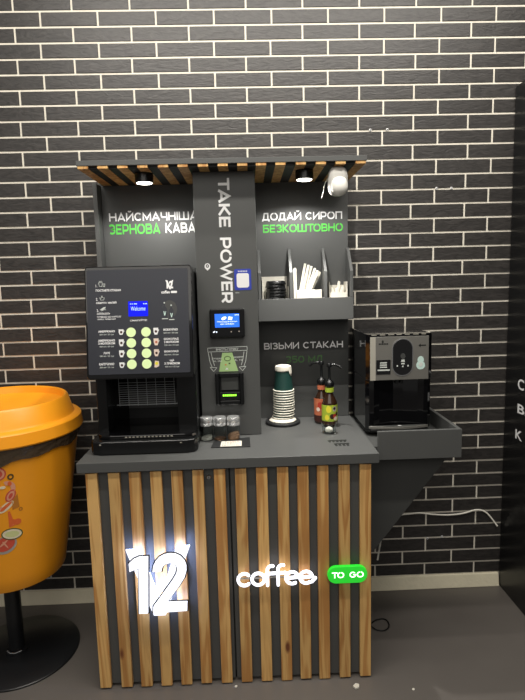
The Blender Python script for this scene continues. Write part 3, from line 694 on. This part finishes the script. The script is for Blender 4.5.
# ================================================================ condiment jars
def jar(x, y, m, h, lab, tilt):
    t = thing('condiment_jar', (x, y, .9156), lab, 'jar', 'small glass jars in a row below the note slot')
    MB().lathe((x, y, .9156), [(.023, 0), (.0255, .003), (.0255, .056), (.0235, .062), (.0220, .062), (.0235, .056), (.0235, .004), (.001, .003)], 'glass', 32, cap=False).build('glass', t, smooth=True)
    mb = MB(); n = 24; vs = [(x, y, .9200)]; 
    for k in range(n): a = 2*PI*k/n; vs.append((x+0.0232*math.cos(a), y+0.0232*math.sin(a), .9200))
    for k in range(n): a = 2*PI*k/n; vs.append((x+0.0232*math.cos(a), y+0.0232*math.sin(a), .9200+h+tilt*math.cos(a)))
    vs.append((x, y, .9200+h))
    fs = [(0, 1+(k+1) % n, 1+k) for k in range(n)]+[(1+k, 1+(k+1) % n, 1+n+(k+1) % n, 1+n+k) for k in range(n)]+[(2*n+1, 1+n+k, 1+n+(k+1) % n) for k in range(n)]
    mb.add(vs, fs, m); mb.build('filling', t, smooth=True)
    l = MB(); l.lathe((x, y, .9776), [(.0262, 0), (.0270, .001), (.0270, .010), (.0258, .012), (.0258, .015), (.0270, .017), (.0268, .028), (.0250, .034), (.004, .035)], 'lidmetal', 36); l.build('lid', t, smooth=True, bevel=.0005)
    mb = MB()
    for k in range(4): mb.lathe((x+(k-1.5)*.006, y, 1.0127), [(.0014, 0), (.0014, .0004)], 'blackm', 8)
    mb.build('pour_hole', t)
jar(.692, -.362, 'powder_white', .010, 'chrome-lidded glass jar with white powder, leftmost beside the coffee machine', .004)
jar(.747, -.366, 'powder_brown', .004, 'chrome-lidded glass jar nearly empty with thin brown powder, middle of the three', 0)
jar(.803, -.368, 'powder_tan', .022, 'chrome-lidded glass jar with tan powder, rightmost of the three jars', .006)
mb = MB().prism([(.716, -.474), (.870, -.478), (.868, -.352), (.722, -.395)], .9156, .9185, 'blackm', plane='xy')
tag(mb.build('counter_mat', None, bevel=.001), 'small black rectangular mat lying in front of the glass jars', 'mat')
mb = MB(); T2 = lambda x, y, z: (x, -.470+(y)*.82, .9195+y*.10+z)
mb.add([T2(.752, 0, 0), T2(.836, 0, 0), T2(.836, .058, 0), T2(.756, .058, 0), T2(.752, 0, -.0008), T2(.836, 0, -.0008), T2(.836, .058, -.0008), T2(.756, .058, -.0008)], [(0, 1, 2, 3), (7, 6, 5, 4), (0, 4, 5, 1), (1, 5, 6, 2), (2, 6, 7, 3), (3, 7, 4, 0)], 'paper')
cdv = mb.build('price_card', None)
tag(cdv, 'white speckled card leaning on the black mat before the jars', 'card')
random.seed(3); mb = MB()
for r_ in range(4):
    x = .760
    while x < .826:
        w_ = random.uniform(.003, .008); y = .008+r_*.013; m_ = random.choice(['dark_ink', 'dark_ink', 'ill_red', 'ill_grey'])
        mb.add([T2(x, y, .0004), T2(x+w_, y, .0004), T2(x+w_, y+.005, .0004), T2(x, y+.005, .0004)], [(0, 1, 2, 3)], m_); x += w_+random.uniform(.002, .005)
o = mb.build('print', None, orient=False); o.parent = cdv

# ================================================================ cup stack
sb = MB(); sb.lathe((1.020, -.14, .9156), [(.076, 0), (.079, .003), (.079, .010), (.076, .013), (.002, .013)], 'blackm', 48)
tag(sb.build('cup_stand', None, smooth=True, origin=(1.020, -.14, .9156)), 'flat round black disc stand under the column of paper cups', 'stand')
def cup_mesh(z, first):
    c = (1.020, -.14, z)
    t = thing('paper_cup', c, 'x', 'paper cup', 'dark green paper cups stacked upside down')
    MB().lathe(c, [(.0435, .004), (.0405, .030), (.0375, .060), (.0335, .108), (.0325, .1085), (.0310, .104), (.001, .103), (.001, .1025), (.0306, .1028), (.0369, .060), (.0399, .030), (.0429, .004), (.0435, .004)], 'cup', 40, cap=False).build('wall', t, smooth=True)
    rim = MB(); pts = [(.0452+.0030*math.cos(a), .0033+.0030*math.sin(a)) for a in (2*PI*k/10 for k in range(11))]
    rim.lathe(c, pts, 'cuprim', 40, cap=False); rim.build('rim', t, smooth=True)
    return t
z0 = .942; first = cup_mesh(z0, True); first['label'] = 'upside-down green paper cup, bottom one of the stack just above the black stand'
NC = 12; dz = (1.066-z0)/(NC-1)
lastcup = first
for i in range(1, NC):
    lab = 'upside-down green paper cup in the banded middle of the stack, only its white rim showing' if i < NC-1 else 'upside-down green paper cup on top of the stack with its green side showing'
    lastcup = copy_tree(first, (1.026+random.uniform(-.0012, .0012), -.14, z0+i*dz), lab)
# flared bottom cup holder ring
mb = MB(); mb.lathe((1.020, -.14, .9287), [(.060, 0), (.061, .003), (.050, .012), (.047, .0125), (.046, .001)], 'cuprim', 44, cap=False)
tag(mb.build('paper_ring', None, smooth=True), 'flared white ring between the black stand and the lowest cup', 'ring')
# white paper cap draped over the top cup
mb = MB(); n = 40; vs = []; fs = []; cx, cyy, ct_ = lastcup.location.x, -.14, z0+(NC-1)*dz+.1095
levels = 7
for j in range(levels):
    for k in range(n):
        a = 2*PI*k/n
        drop = .014+.006*math.cos(a+1.9)
        da = (a-R(-28)+PI) % (2*PI)-PI
        drop += .028*max(0, 1-abs(da)/.42)**.5 if abs(da) < .42 else 0
        u = j/(levels-1)
        if j == 0: r_, z = .001, .004
        elif j == 1: r_, z = .024, .0045
        elif j == 2: r_, z = .0345, .001
        else: z = -drop*(j-2)/(levels-3); r_ = .0350+(-z)*.085+.0006*math.sin(k*2.3)
        vs.append((cx+r_*math.cos(a), cyy+r_*math.sin(a), ct_+z))
for j in range(levels-1):
    for k in range(n): fs.append((j*n+k, j*n+(k+1) % n, (j+1)*n+(k+1) % n, (j+1)*n+k))
mb.add(vs, fs, 'cuprim'); o = mb.build('paper_cover', None, smooth=True); sm = o.modifiers.new('thick', 'SOLIDIFY'); sm.thickness = .0012; sm.offset = 1
tag(o, 'white paper cover draped over the top cup with one strip hanging down at right', 'cover')

# ================================================================ syrup bottles
def bottle(x, y, band, lab, kind, ang):
    z = .9156
    t = thing('syrup_bottle', (x, y, z), lab, 'syrup bottle', None)
    MB().lathe((x, y, z), [(.030, 0), (.033, .003), (.034, .010), (.034, .098), (.031, .112), (.020, .135), (.0145, .150), (.0145, .176), (.001, .176)], 'darkglass', 36).build('glass', t, smooth=True)
    MB().lathe((x, y, z), [(.0152, .152), (.0190, .154), (.0190, .172), (.0152, .173)], band, 28, cap=False).build('neck_band', t, smooth=True)
    lb = MB(); N = 30; a0, a1 = R(-200), R(20)
    def ring(za, zb, r, m, b0=a0, b1=a1):
        vs = []; fs = []
        for k in range(N+1):
            a = b0+(b1-b0)*k/N; vs += [(x+r*math.cos(a), y+r*math.sin(a), z+za), (x+r*math.cos(a), y+r*math.sin(a), z+zb)]
        for k in range(N): fs.append((2*k, 2*k+2, 2*k+3, 2*k+1))
        lb.add(vs, fs, m)
    def dot(a, zc, ra, rz, m, r=.0351):
        vs = [(x+r*math.cos(a), y+r*math.sin(a), z+zc)]; n_ = 14
        for k in range(n_): q = 2*PI*k/n_; aa = a+ra/.035*math.cos(q); vs.append((x+r*math.cos(aa), y+r*math.sin(aa), z+zc+rz*math.sin(q)))
        lb.add(vs, [(0, 1+k, 1+(k+1) % n_) for k in range(n_)], m)
    if kind == 'lime':
        ring(.028, .100, .0345, 'label_lime'); ring(.012, .028, .0345, 'label_dark')
        dot(R(-105), .082, .012, .016, 'label_yellow'); dot(R(-60), .083, .011, .012, 'ill_grey'); dot(R(-62), .085, .006, .006, 'dark_ink', .0353)
        dot(R(-80), .050, .011, .012, 'label_dark'); dot(R(-60), .052, .009, .010, 'label_red', .0353); dot(R(-52), .040, .010, .009, 'label_cream', .0355); dot(R(-40), .060, .008, .008, 'label_dark', .0355); dot(R(-118), .045, .010, .014, 'label_yellow', .0353)
    else:
        ring(.040, .116, .0345, 'label_or'); ring(.012, .040, .0345, 'label_dark'); dot(R(-110), .085, .012, .016, 'label_red'); dot(R(-125), .068, .009, .009, 'label_cream', .0353); dot(R(-75), .090, .008, .012, 'ill_pink', .0353)
    lb.build('label', t, orient=False, smooth=True)['label'] = 'printed label band'
    p = MB(); p.lathe((x, y, z), [(.0165, .1762), (.020, .179), (.021, .190), (.017, .200), (.008, .206), (.006, .212), (.0055, .262), (.011, .264), (.0115, .276), (.008, .281), (.001, .282)], 'black', 28)
    c, s_ = math.cos(ang), math.sin(ang)
    p.tube([(x, y, z+.272), (x+.020*c, y+.020*s_, z+.275), (x+.040*c, y+.040*s_, z+.270), (x+.054*c, y+.054*s_, z+.258)], .0052, 'black', 10)
    p.build('pump', t, smooth=True)
bottle(1.196, -.155, 'label_or', 'syrup bottle with orange neck band and orange label, the rear one by the cups', 'or', R(165))
bottle(1.222, -.215, 'label_lime', 'syrup bottle with lime green neck band and label, the front one', 'lime', R(-20))
gz = .9156; t = MB(); t.lathe((1.203, -.318, gz), [(.024, 0), (.028, .002), (.033, .046), (.0315, .046), (.0265, .004), (.001, .003)], 'glass', 32, cap=False)
g = t.build('tasting_glass', None, smooth=True, origin=(1.203, -.318, gz)); tag(g, 'small clear glass standing in front of the two syrup bottles', 'glass')
t = MB(); t.lathe((1.203, -.318, gz+.004), [(.012, 0), (.016, .003), (.015, .015), (.006, .021)], 'paper', 18); tag(t.build('paper_ball', None, smooth=True), 'crumpled white bit lying inside the small clear glass', 'paper')

# ================================================================ water dispenser
wd = thing('water_dispenser', (1.49, -.19, .9155), 'black water dispenser with steel front panel on the right end of the counter', 'water dispenser')
mb = MB(); mb.prism([(1.352, -.02), (1.352, -.345), (1.368, -.362), (1.608, -.362), (1.624, -.345), (1.624, -.02)], 1.140, 1.330, 'gloss', plane='xy')
mb.prism([(1.352, -.02), (1.352, -.335), (1.366, -.350), (1.385, -.350), (1.410, -.340), (1.470, -.332), (1.510, -.332), (1.570, -.340), (1.592, -.350), (1.610, -.350), (1.624, -.335), (1.624, -.02)], .932, 1.140, 'gloss', plane='xy')
mb.prism([(1.356, -.02), (1.356, -.325), (1.372, -.345), (1.604, -.345), (1.620, -.325), (1.620, -.02)], .9158, .932, 'gloss', plane='xy')
mb.build('body', wd, bevel=.004, seg=3)
mb = MB(); mb.prism([(1.362, -.3635), (1.614, -.3635), (1.614, -.355), (1.362, -.355)], 1.322, 1.331, 'gloss', plane='xy'); 
for k in range(7): mb.box(1.372+k*.034, 1.388+k*.034+random.uniform(0, .008), -.364, -.3637, 1.3265, 1.3295, 'steel_light')
mb.build('top_trim', wd)
mb = MB(); mb.box(1.366, 1.606, -.3655, -.3625, 1.142, 1.320, 'steel'); mb.build('front_panel', wd, bevel=.001)
mb = MB(); mb.box(1.366, 1.388, -.3668, -.3656, 1.142, 1.320, 'steel_light'); mb.build('edge_strip', wd)['label'] = 'bright vertical strip'
mb = MB()
def capsule(x0, x1, z0, z1): return round_rect(x0, x1, z0, z1, (x1-x0)/2-.0005, 14)
mb.prism(capsule(1.455, 1.541, 1.158, 1.312), -.3656, -.368, 'chrome'); mb.build('control_ring', wd)
mb = MB(); mb.prism(capsule(1.4585, 1.5375, 1.1615, 1.3085), -.3681, -.3695, 'gloss')
mb.prism(ellipse(1.499, 1.240, .010, .012), -.3696, -.370, 'greyd'); mb.prism([(1.491, 1.216), (1.507, 1.216), (1.505, 1.226), (1.493, 1.226)], -.3696, -.370, 'lines'); mb.box(1.492, 1.506, -.370, -.3696, 1.206, 1.212, 'lines')
for x in (1.476, 1.499, 1.520): mb.prism(ellipse(x, 1.200 if x != 1.499 else 1.198, .0035, .0035), -.3696, -.370, 'lines')
mb.build('control_panel', wd)
mb = MB(); mb.box(1.391, 1.449, -.367, -.3656, 1.166, 1.226, 'gloss')
for i, z in enumerate((1.214, 1.205, 1.196)): mb.box(1.406, 1.434, -.3674, -.3671, z-.0025, z+.0025, 'lines')
mb.box(1.396, 1.446, -.3674, -.3671, 1.181, 1.187, 'lines')
o = mb.build('label_plate', wd); o['label'] = 'black label with short white lines of text'
mb = MB(); mb.prism([(1.563, 1.281), (1.572, 1.289), (1.572, 1.284), (1.594, 1.284), (1.594, 1.279), (1.572, 1.279), (1.572, 1.273)], -.3656, -.366, 'dark_ink'); mb.build('arrow_print', wd)
mb = MB(); mb.prism(ellipse(1.417, 1.300, .004, .006), -.3656, -.366, 'dark_ink')
for k in range(6): mb.box(1.401+k*.0065, 1.406+k*.0065, -.366, -.3656, 1.288, 1.294, 'dark_ink')
mb.build('logo', wd)
mb = MB(); mb.prism(ellipse(1.573, 1.222, .013, .015), -.3656, -.3664, 'cyan'); mb.prism(ellipse(1.573, 1.200, .018, .018), -.3656, -.3662, 'cyan'); mb.prism(ellipse(1.573, 1.203, .008, .009), -.3664, -.3667, 'lines'); 
o = mb.build('sticker', wd); o['label'] = 'pale mint rounded sticker'
mb = MB(); pts = [(1.366, -.352)]+[(1.366+.244*k/16, -.352-.024*math.sin(PI*k/16)) for k in range(17)]+[(1.612, -.3505), (1.364, -.3505)]
mb.prism(pts[1:], .936, .9465, 'steel', plane='xy')
tr = mb.build('drip_tray', wd, bevel=.002)
mb = MB(); p2 = [(1.372+.232*k/16, -.350-.021*math.sin(PI*k/16)) for k in range(17)]+[(1.600, -.3515), (1.376, -.3515)]
mb.prism(p2, .9466, .9480, 'greyd', plane='xy'); mb.build('grate', tr)
for k in range(2):
    MB().lathe((1.482+k*.02, -.342, 1.122), [(.005, 0), (.006, .002), (.006, .018)], 'blackm', 14).build('nozzle', wd, smooth=True)
mb = MB(); mb.prism(ellipse(1.49, -.360, .008, .003), .9481, .9486, 'white', plane='xy'); mb.build('water_drop', tr)

# ================================================================ illuminated signs
def LG(px, py):   # drawing units of the badge artwork -> x, z on the door
    return (.4010+(px-126)*.00370-(py-549)*.00024, .589-(py-549)*.00397)
def lp(pts): return [LG(115+x/6.176, 535+y/6.176) for x, y in pts]
s1 = thing('illuminated_number_sign', (.51, -.594, .45), 'glowing white number 12 over a V shape mounted on the left door', 'illuminated sign')
V = lp([(68, 90), (155, 90), (280, 400), (375, 82), (460, 78), (318, 498), (245, 498)])
ONE = [(90, 165), (118, 140), (150, 127), (207, 126), (210, 472), (155, 472), (150, 192), (95, 212)]
TWO = [(235, 218), (240, 185), (252, 158), (275, 133), (305, 118), (340, 113), (375, 117), (405, 132), (430, 160), (442, 190), (443, 220), (432, 260), (400, 312), (327, 410), (452, 412), (452, 466), (243, 472), (243, 435), (360, 275), (380, 240), (386, 215), (385, 195), (374, 177), (358, 169), (338, 168), (315, 174), (300, 186), (292, 202), (290, 218)]
def grow(pts, g):
    n = len(pts); out = []
    ar = sum(pts[i][0]*pts[(i+1) % n][1]-pts[(i+1) % n][0]*pts[i][1] for i in range(n)); sgn = 1 if ar > 0 else -1
    for i in range(n):
        a = Vector(pts[i-1]); b_ = Vector(pts[i]); c = Vector(pts[(i+1) % n])
        d1 = (b_-a).normalized(); d2 = (c-b_).normalized(); n1 = Vector((d1.y, -d1.x)); n2 = Vector((d2.y, -d2.x)); m_ = (n1+n2); m_ = m_.normalized() if m_.length > 1e-6 else n1
        k = min(1.6, 1/max(.4, m_.dot(n1))); out.append(tuple(b_+m_*g*k*sgn))
    return out
vp = MB().prism(V, -.628, -.620, 'sign').build('letter_v', s1)
MB().prism(V, -.6198, -.6180, 'halo').build('halo_led', vp)
for nm, poly, ya in (('digit_one', ONE, 0), ('digit_two', TWO, 0)):
    MB().prism(lp(grow(poly, 8)), -.6300, -.6286, 'black').build('outline', s1)
    dg = MB().prism(lp(poly), -.638, -.6302, 'sign').build(nm, s1)
    MB().prism(lp(grow(poly, -4)), -.6284, -.6270, 'halo').build('halo_led', dg)
mb = MB()
for x, z in ((.44, .50), (.585, .50), (.44, .40), (.56, .36)): mb.tube([(x, -.594, z), (x, -.6178, z)], .003, 'steel', 8)
mb.build('standoff', s1)

s2 = thing('illuminated_word_sign', (.955, -.594, .45), 'glowing white word coffee in rounded script on the right door', 'illuminated sign')
def arc(cx, cz, r, a0, a1, n=22, sz=1.0): return [(cx+r*math.cos(R(a0+(a1-a0)*k/n)), -.612, cz+sz*r*math.sin(R(a0+(a1-a0)*k/n))) for k in range(n+1)]
rt_ = .0062; zb = .444; rr_ = .0235
def letter(name, *paths):
    mb = MB()
    for p in paths:
        mb.tube(p, rt_, 'signwarm', 10)
        for q in (p[0], p[-1]): blob(mb, q, rt_, rt_, rt_, 'signwarm', 2.0, 10, 6)
    mb.build(name, s2, smooth=True)
letter('letter_c', arc(.833, zb, rr_, 48, 312))
letter('letter_o', arc(.885, zb, rr_, 0, 360))
letter('letter_f', [(.920, -.612, zb-.026), (.920, -.612, zb+.034)]+arc(.937, zb+.034, .017, 180, 75, 8), [(.916, -.612, zb+.020), (.948, -.612, zb+.021)])
letter('letter_f', [(.960, -.612, zb-.026), (.960, -.612, zb+.036)]+arc(.977, zb+.036, .017, 180, 75, 8), [(.948, -.612, zb+.021), (.988, -.612, zb+.022)])
letter('letter_e', arc(1.013, zb, rr_, 8, 300), [(.990, -.612, zb-.001), (1.037, -.612, zb+.003)])
letter('letter_e', arc(1.066, zb, rr_, 8, 300)+[(1.088, -.612, zb-.018), (1.101, -.612, zb-.004)], [(1.043, -.612, zb-.001), (1.090, -.612, zb+.003)])
mb = MB()
for x in (.815, .906, .960, 1.045, 1.085): mb.tube([(x, -.594 if x > .85 else -.576, zb-.004), (x, -.610, zb-.004)], .0025, 'steel', 8)
mb.tube([(.815, -.603, zb), (1.085, -.603, zb)], .003, 'steel', 8)
mb.build('mounting_rail', s2)
l = bpy.data.lights.new('sign_glow', 'POINT')
bpy.data.lights.remove(l)

s3 = thing('illuminated_pill_sign', (1.222, -.594, .45), 'green glowing pill sign reading TO GO at the right door edge', 'illuminated sign')
mb = MB(); mb.prism(capsule(1.146, 1.298, 0, 1) if False else round_rect(1.147, 1.298, .415, .482, .033, 12), -.616, -.600, 'signgreen'); mb.build('backplate', s3, bevel=.002)
mb = MB(); wide(mb, 'TO', 1.163, 1.209, .438, .461, -.6168, 'signtext', t=.18); mb.build('lettering', s3, orient=False)
mb = MB(); wide(mb, 'GO', 1.230, 1.283, .438, .461, -.6168, 'signtext', t=.18); mb.build('lettering', s3, orient=False)
mb = MB()
for x in (1.215, 1.290): mb.tube([(x, -.5935, .449), (x, -.6005, .449)], .004, 'steel', 8)
mb.build('standoff', s3)

# ================================================================ TRASH BIN
bx, by = -.14, -.35
tb = thing('trash_bin', (bx, by, 0), 'big orange round trash bin on a black pedestal left of the counter', 'trash bin')
def rb(z): return .205+(.288-.205)*(z-.39)/(.93-.39)
mb = MB(); mb.lathe((bx, by, 0), [(.19, .392), (.200, .388), (.205, .396)]+[(rb(z), z) for z in (.45, .55, .65, .75, .85, .95, .985)]+[(.285, .985), (.19, .40)], 'orange', 72, cap=False)
mb.lathe((bx, by, 0), [(.001, .392), (.195, .391)], 'orange', 72, cap=False)
mb.build('bucket', tb, smooth=True)
mb = MB()
mb.lathe((bx, by, 0), [(.290, .984), (.311, .982), (.315, .988), (.310, 1.030), (.303, 1.037), (.284, 1.041), (.278, 1.050), (.262, 1.108), (.255, 1.115), (.247, 1.111), (.241, 1.086), (.20, 1.068), (.10, 1.056), (.045, 1.054), (.045, 1.040), (.10, 1.042), (.20, 1.054), (.236, 1.072), (.272, 1.035), (.290, .995), (.290, .984)], 'orange', 80, cap=False)
mb.build('lid', tb, smooth=True)
# plastic bag skirt peeking under the lid
random.seed(11); n = 120; lv = 9; vs = []; fs = []
ph = [random.uniform(0, 6.28) for _ in range(8)]
for j in range(lv):
    for k in range(n):
        a = 2*PI*k/n
        dn = math.degrees(a) % 360
        prox = max(0, math.cos(a-R(258)))
        low = .945-.040*prox**1.5-.008*math.sin(5*a+ph[0])-.006*math.sin(11*a+ph[1])
        z = .982-(.982-low)*j/(lv-1)
        r_ = rb(z)+.004+.006*(1-j/(lv-1))*abs(math.sin(9*a+ph[2]+j*.5))+.004*abs(math.sin(23*a+ph[3]+j*1.1))*(j/(lv-1)+.3)
        vs.append((bx+r_*math.cos(a), by+r_*math.sin(a), z))
for j in range(lv-1):
    for k in range(n): fs.append((j*n+k, j*n+(k+1) % n, (j+1)*n+(k+1) % n, (j+1)*n+k))
mb = MB(); mb.add(vs, fs, 'bag'); o = mb.build('bin_bag', tb, smooth=True); o['label'] = 'crinkled dark film bag edge hanging below the lid'
MB().lathe((bx-.020, by, 0), [(.032, .012), (.032, .391)], 'blackmetal', 28).build('pole', tb, smooth=True)
MB().lathe((bx, by, 0), [(.233, 0), (.236, .002), (.236, .007), (.232, .010), (.001, .011)], 'blackmetal', 96).build('base_plate', tb, smooth=True)
mb = MB(); mb.lathe((bx-.020, by, .0112), [(.046, 0), (.046, .006), (.0325, .009)], 'blackmetal', 32)
mb.tube([(bx-.05, by-.026, .022), (bx-.03, by-.041, .022), (bx-.01, by-.041, .022), (bx+.01, by-.026, .022)], .003, 'chrome', 8)
mb.build('flange', tb, smooth=True)
# printed food pictures on the bucket: (angle, z) surface coordinates
def PB(ad, z, d=.0008): r_ = rb(z)+d; return (bx+r_*math.cos(R(ad)), by+r_*math.sin(R(ad)), z)
def print_ell(mb, a, z, ra, rz, m, d=.0008, rot=0, a0=0, a1=360, hole=0):
    n_ = 20; sc = 180/PI/rb(z); vs = []; fs = []
    for k in range(n_+1):
        q = R(a0+(a1-a0)*k/n_); u, v = ra*math.cos(q), rz*math.sin(q)
        for f in (hole, 1): uu_, vv_ = (u*math.cos(rot)-v*math.sin(rot))*f, (u*math.sin(rot)+v*math.cos(rot))*f; vs.append(PB(a+uu_*sc, z+vv_, d))
    for k in range(n_): fs.append((2*k, 2*k+1, 2*k+3, 2*k+2))
    mb.add(vs, fs, m)
def pic(nm, lab, fn):
    mb = MB(); fn(mb); o = mb.build(nm, tb, orient=False); o['label'] = lab
pic('printed_pepperoni', 'printed red sausage slice', lambda m_: (print_ell(m_, -69.5, .890, .026, .026, 'ill_red'), print_ell(m_, -69.5, .890, .021, .021, 'ill_pink', .0012), print_ell(m_, -69.5, .890, .014, .014, 'ill_red', .0016)))
pic('printed_olive', 'printed dark olive ring', lambda m_: print_ell(m_, -61.5, .872, .011, .012, 'ill_dark', hole=.5))
pic('printed_shrimp', 'printed pink shrimp', lambda m_: (print_ell(m_, -64.5, .828, .028, .030, 'ill_pink', a0=-70, a1=110, hole=.45), print_ell(m_, -67.5, .835, .010, .006, 'ill_cream', .0012), print_ell(m_, -62.5, .846, .007, .009, 'ill_or', .0012)))
pic('printed_onion', 'printed red onion slice', lambda m_: (print_ell(m_, -62.5, .797, .016, .026, 'ill_red', rot=-.5), print_ell(m_, -62.5, .797, .011, .020, 'ill_pink', .0012, rot=-.5), print_ell(m_, -62.5, .797, .006, .012, 'ill_red', .0016, rot=-.5)))
pic('printed_hot_dog', 'printed cream hot dog bun', lambda m_: (print_ell(m_, -66.5, .755, .013, .032, 'ill_cream', rot=-.9), print_ell(m_, -66.5, .757, .006, .026, 'ill_or', .0012, rot=-.9), print_ell(m_, -70, .748, .012, .010, 'ill_pink')))
def cone_(m_): m_.add([PB(-62, .775), PB(-57.6, .800), PB(-56.6, .745), PB(-62, .738)], [(0, 1, 2, 3)], 'ill_brown')
pic('printed_chip', 'printed brown corn chip', cone_)
pic('printed_olive', 'small printed olive ring', lambda m_: print_ell(m_, -55.8, .735, .007, .008, 'ill_brown', hole=.4))
def saus(m_):
    m_.add([PB(-65.6, .735), PB(-64, .735), PB(-62.2, .700), PB(-58.5, .694), PB(-58.0, .682), PB(-62, .672), PB(-65.6, .668)], [(0, 1, 2, 3, 4, 5, 6)], 'ill_or'); print_ell(m_, -59.0, .686, .014, .013, 'ill_or')
pic('printed_sausage', 'printed orange sausage', saus)
pic('printed_cucumber', 'printed pale green cucumber slice', lambda m_: (print_ell(m_, -63.8, .640, .037, .024, 'ill_green', .0016, rot=-.15), print_ell(m_, -63.8, .640, .033, .020, 'ill_cream', .002, rot=-.15), print_ell(m_, -63.8, .640, .024, .013, 'ill_pale', .0024, rot=-.15)))
pic('printed_tomato', 'printed red tomato slice', lambda m_: (print_ell(m_, -70.5, .598, .043, .036, 'ill_grey', .0008, rot=.5), print_ell(m_, -70.5, .602, .037, .028, 'ill_red', .0012, rot=.5), print_ell(m_, -71.5, .606, .020, .004, 'ill_pink', .0018, rot=.7), print_ell(m_, -70, .600, .003, .018, 'ill_pink', .0018, rot=.5)))

# ================================================================ cables, plugs, scraps
mb = MB().tube(smooth_path([(1.40, -.36, .36), (1.46, -.20, .385), (1.53, -.05, .392), (1.599, -.012, .392), (1.65, -.010, .396), (1.698, -.010, .398), (1.76, -.010, .389), (1.824, -.010, .383), (1.88, -.010, .384), (1.924, -.010, .390), (1.965, -.010, .401), (1.999, -.010, .402), (2.03, -.010, .388), (2.055, -.012, .360), (2.085, -.018, .318)]), .004, 'cable', 8)
tag(mb.build('wall_cable', None, smooth=True), 'thin white cable running along the brick wall right of the bracket', 'cable')
mb = MB().tube(smooth_path([(1.37, -.30, .004), (1.41, -.258, .004), (1.45, -.245, .005), (1.470, -.262, .006), (1.468, -.300, .005), (1.440, -.325, .004), (1.41, -.320, .004), (1.39, -.305, .010), (1.36, -.27, .016)]), .003, 'blackcable', 8)
tag(mb.build('floor_cord', None, smooth=True), 'black cord looped on the floor behind the cabinet', 'cord')
WP = [(1.755, 1.957, 'left wall plug of the pair above the water dispenser'), (1.824, 1.956, 'right wall plug of the pair above the water dispenser'), (1.450, 2.217, 'left wall plug of the pair above the canopy'), (1.527, 2.218, 'right wall plug of the pair above the canopy'), (1.739, .262, 'left wall plug of the pair low under the cable'), (1.812, .268, 'right wall plug of the pair low under the cable')]
for x, z, lab in WP:
    mb = MB().lathe((0, 0, 0), [(.0025, -.001), (.0045, -.001), (.0058, .001), (.0058, .0015)], 'white', 16, T=lambda a, b_, c: (x+a, -.0072+c*1.0, z+b_), cap=False)
    mb.lathe((0, 0, 0), [(.0026, 0), (.0001, .0002)], 'dark_ink', 12, T=lambda a, b_, c: (x+a, -.0068+c, z+b_), cap=False)
    tag(mb.build('wall_plug', None), 'small white plastic ' + lab, 'wall plug', 'white wall plugs in the brick joints')
for x, y, s_, lab in ((.787, -.610, .006, 'tiny white scrap on the floor below the door gap'), (1.249, -.640, .013, 'white paper scrap on the floor below the TO GO sign'), (1.462, -.665, .006, 'tiny pale scrap on the floor right of the cabinet')):
    mb = MB().prism([(x-s_, y), (x-s_*.3, y-s_), (x+s_*.8, y-s_*.5), (x+s_, y+s_*.6), (x, y+s_)], .001, .001+s_*.6, 'paper', plane='xy')
    tag(mb.build('paper_scrap', None, bevel=.001), lab, 'paper scrap')

for o in bpy.data.objects:
    if '_o' in o: del o['_o']
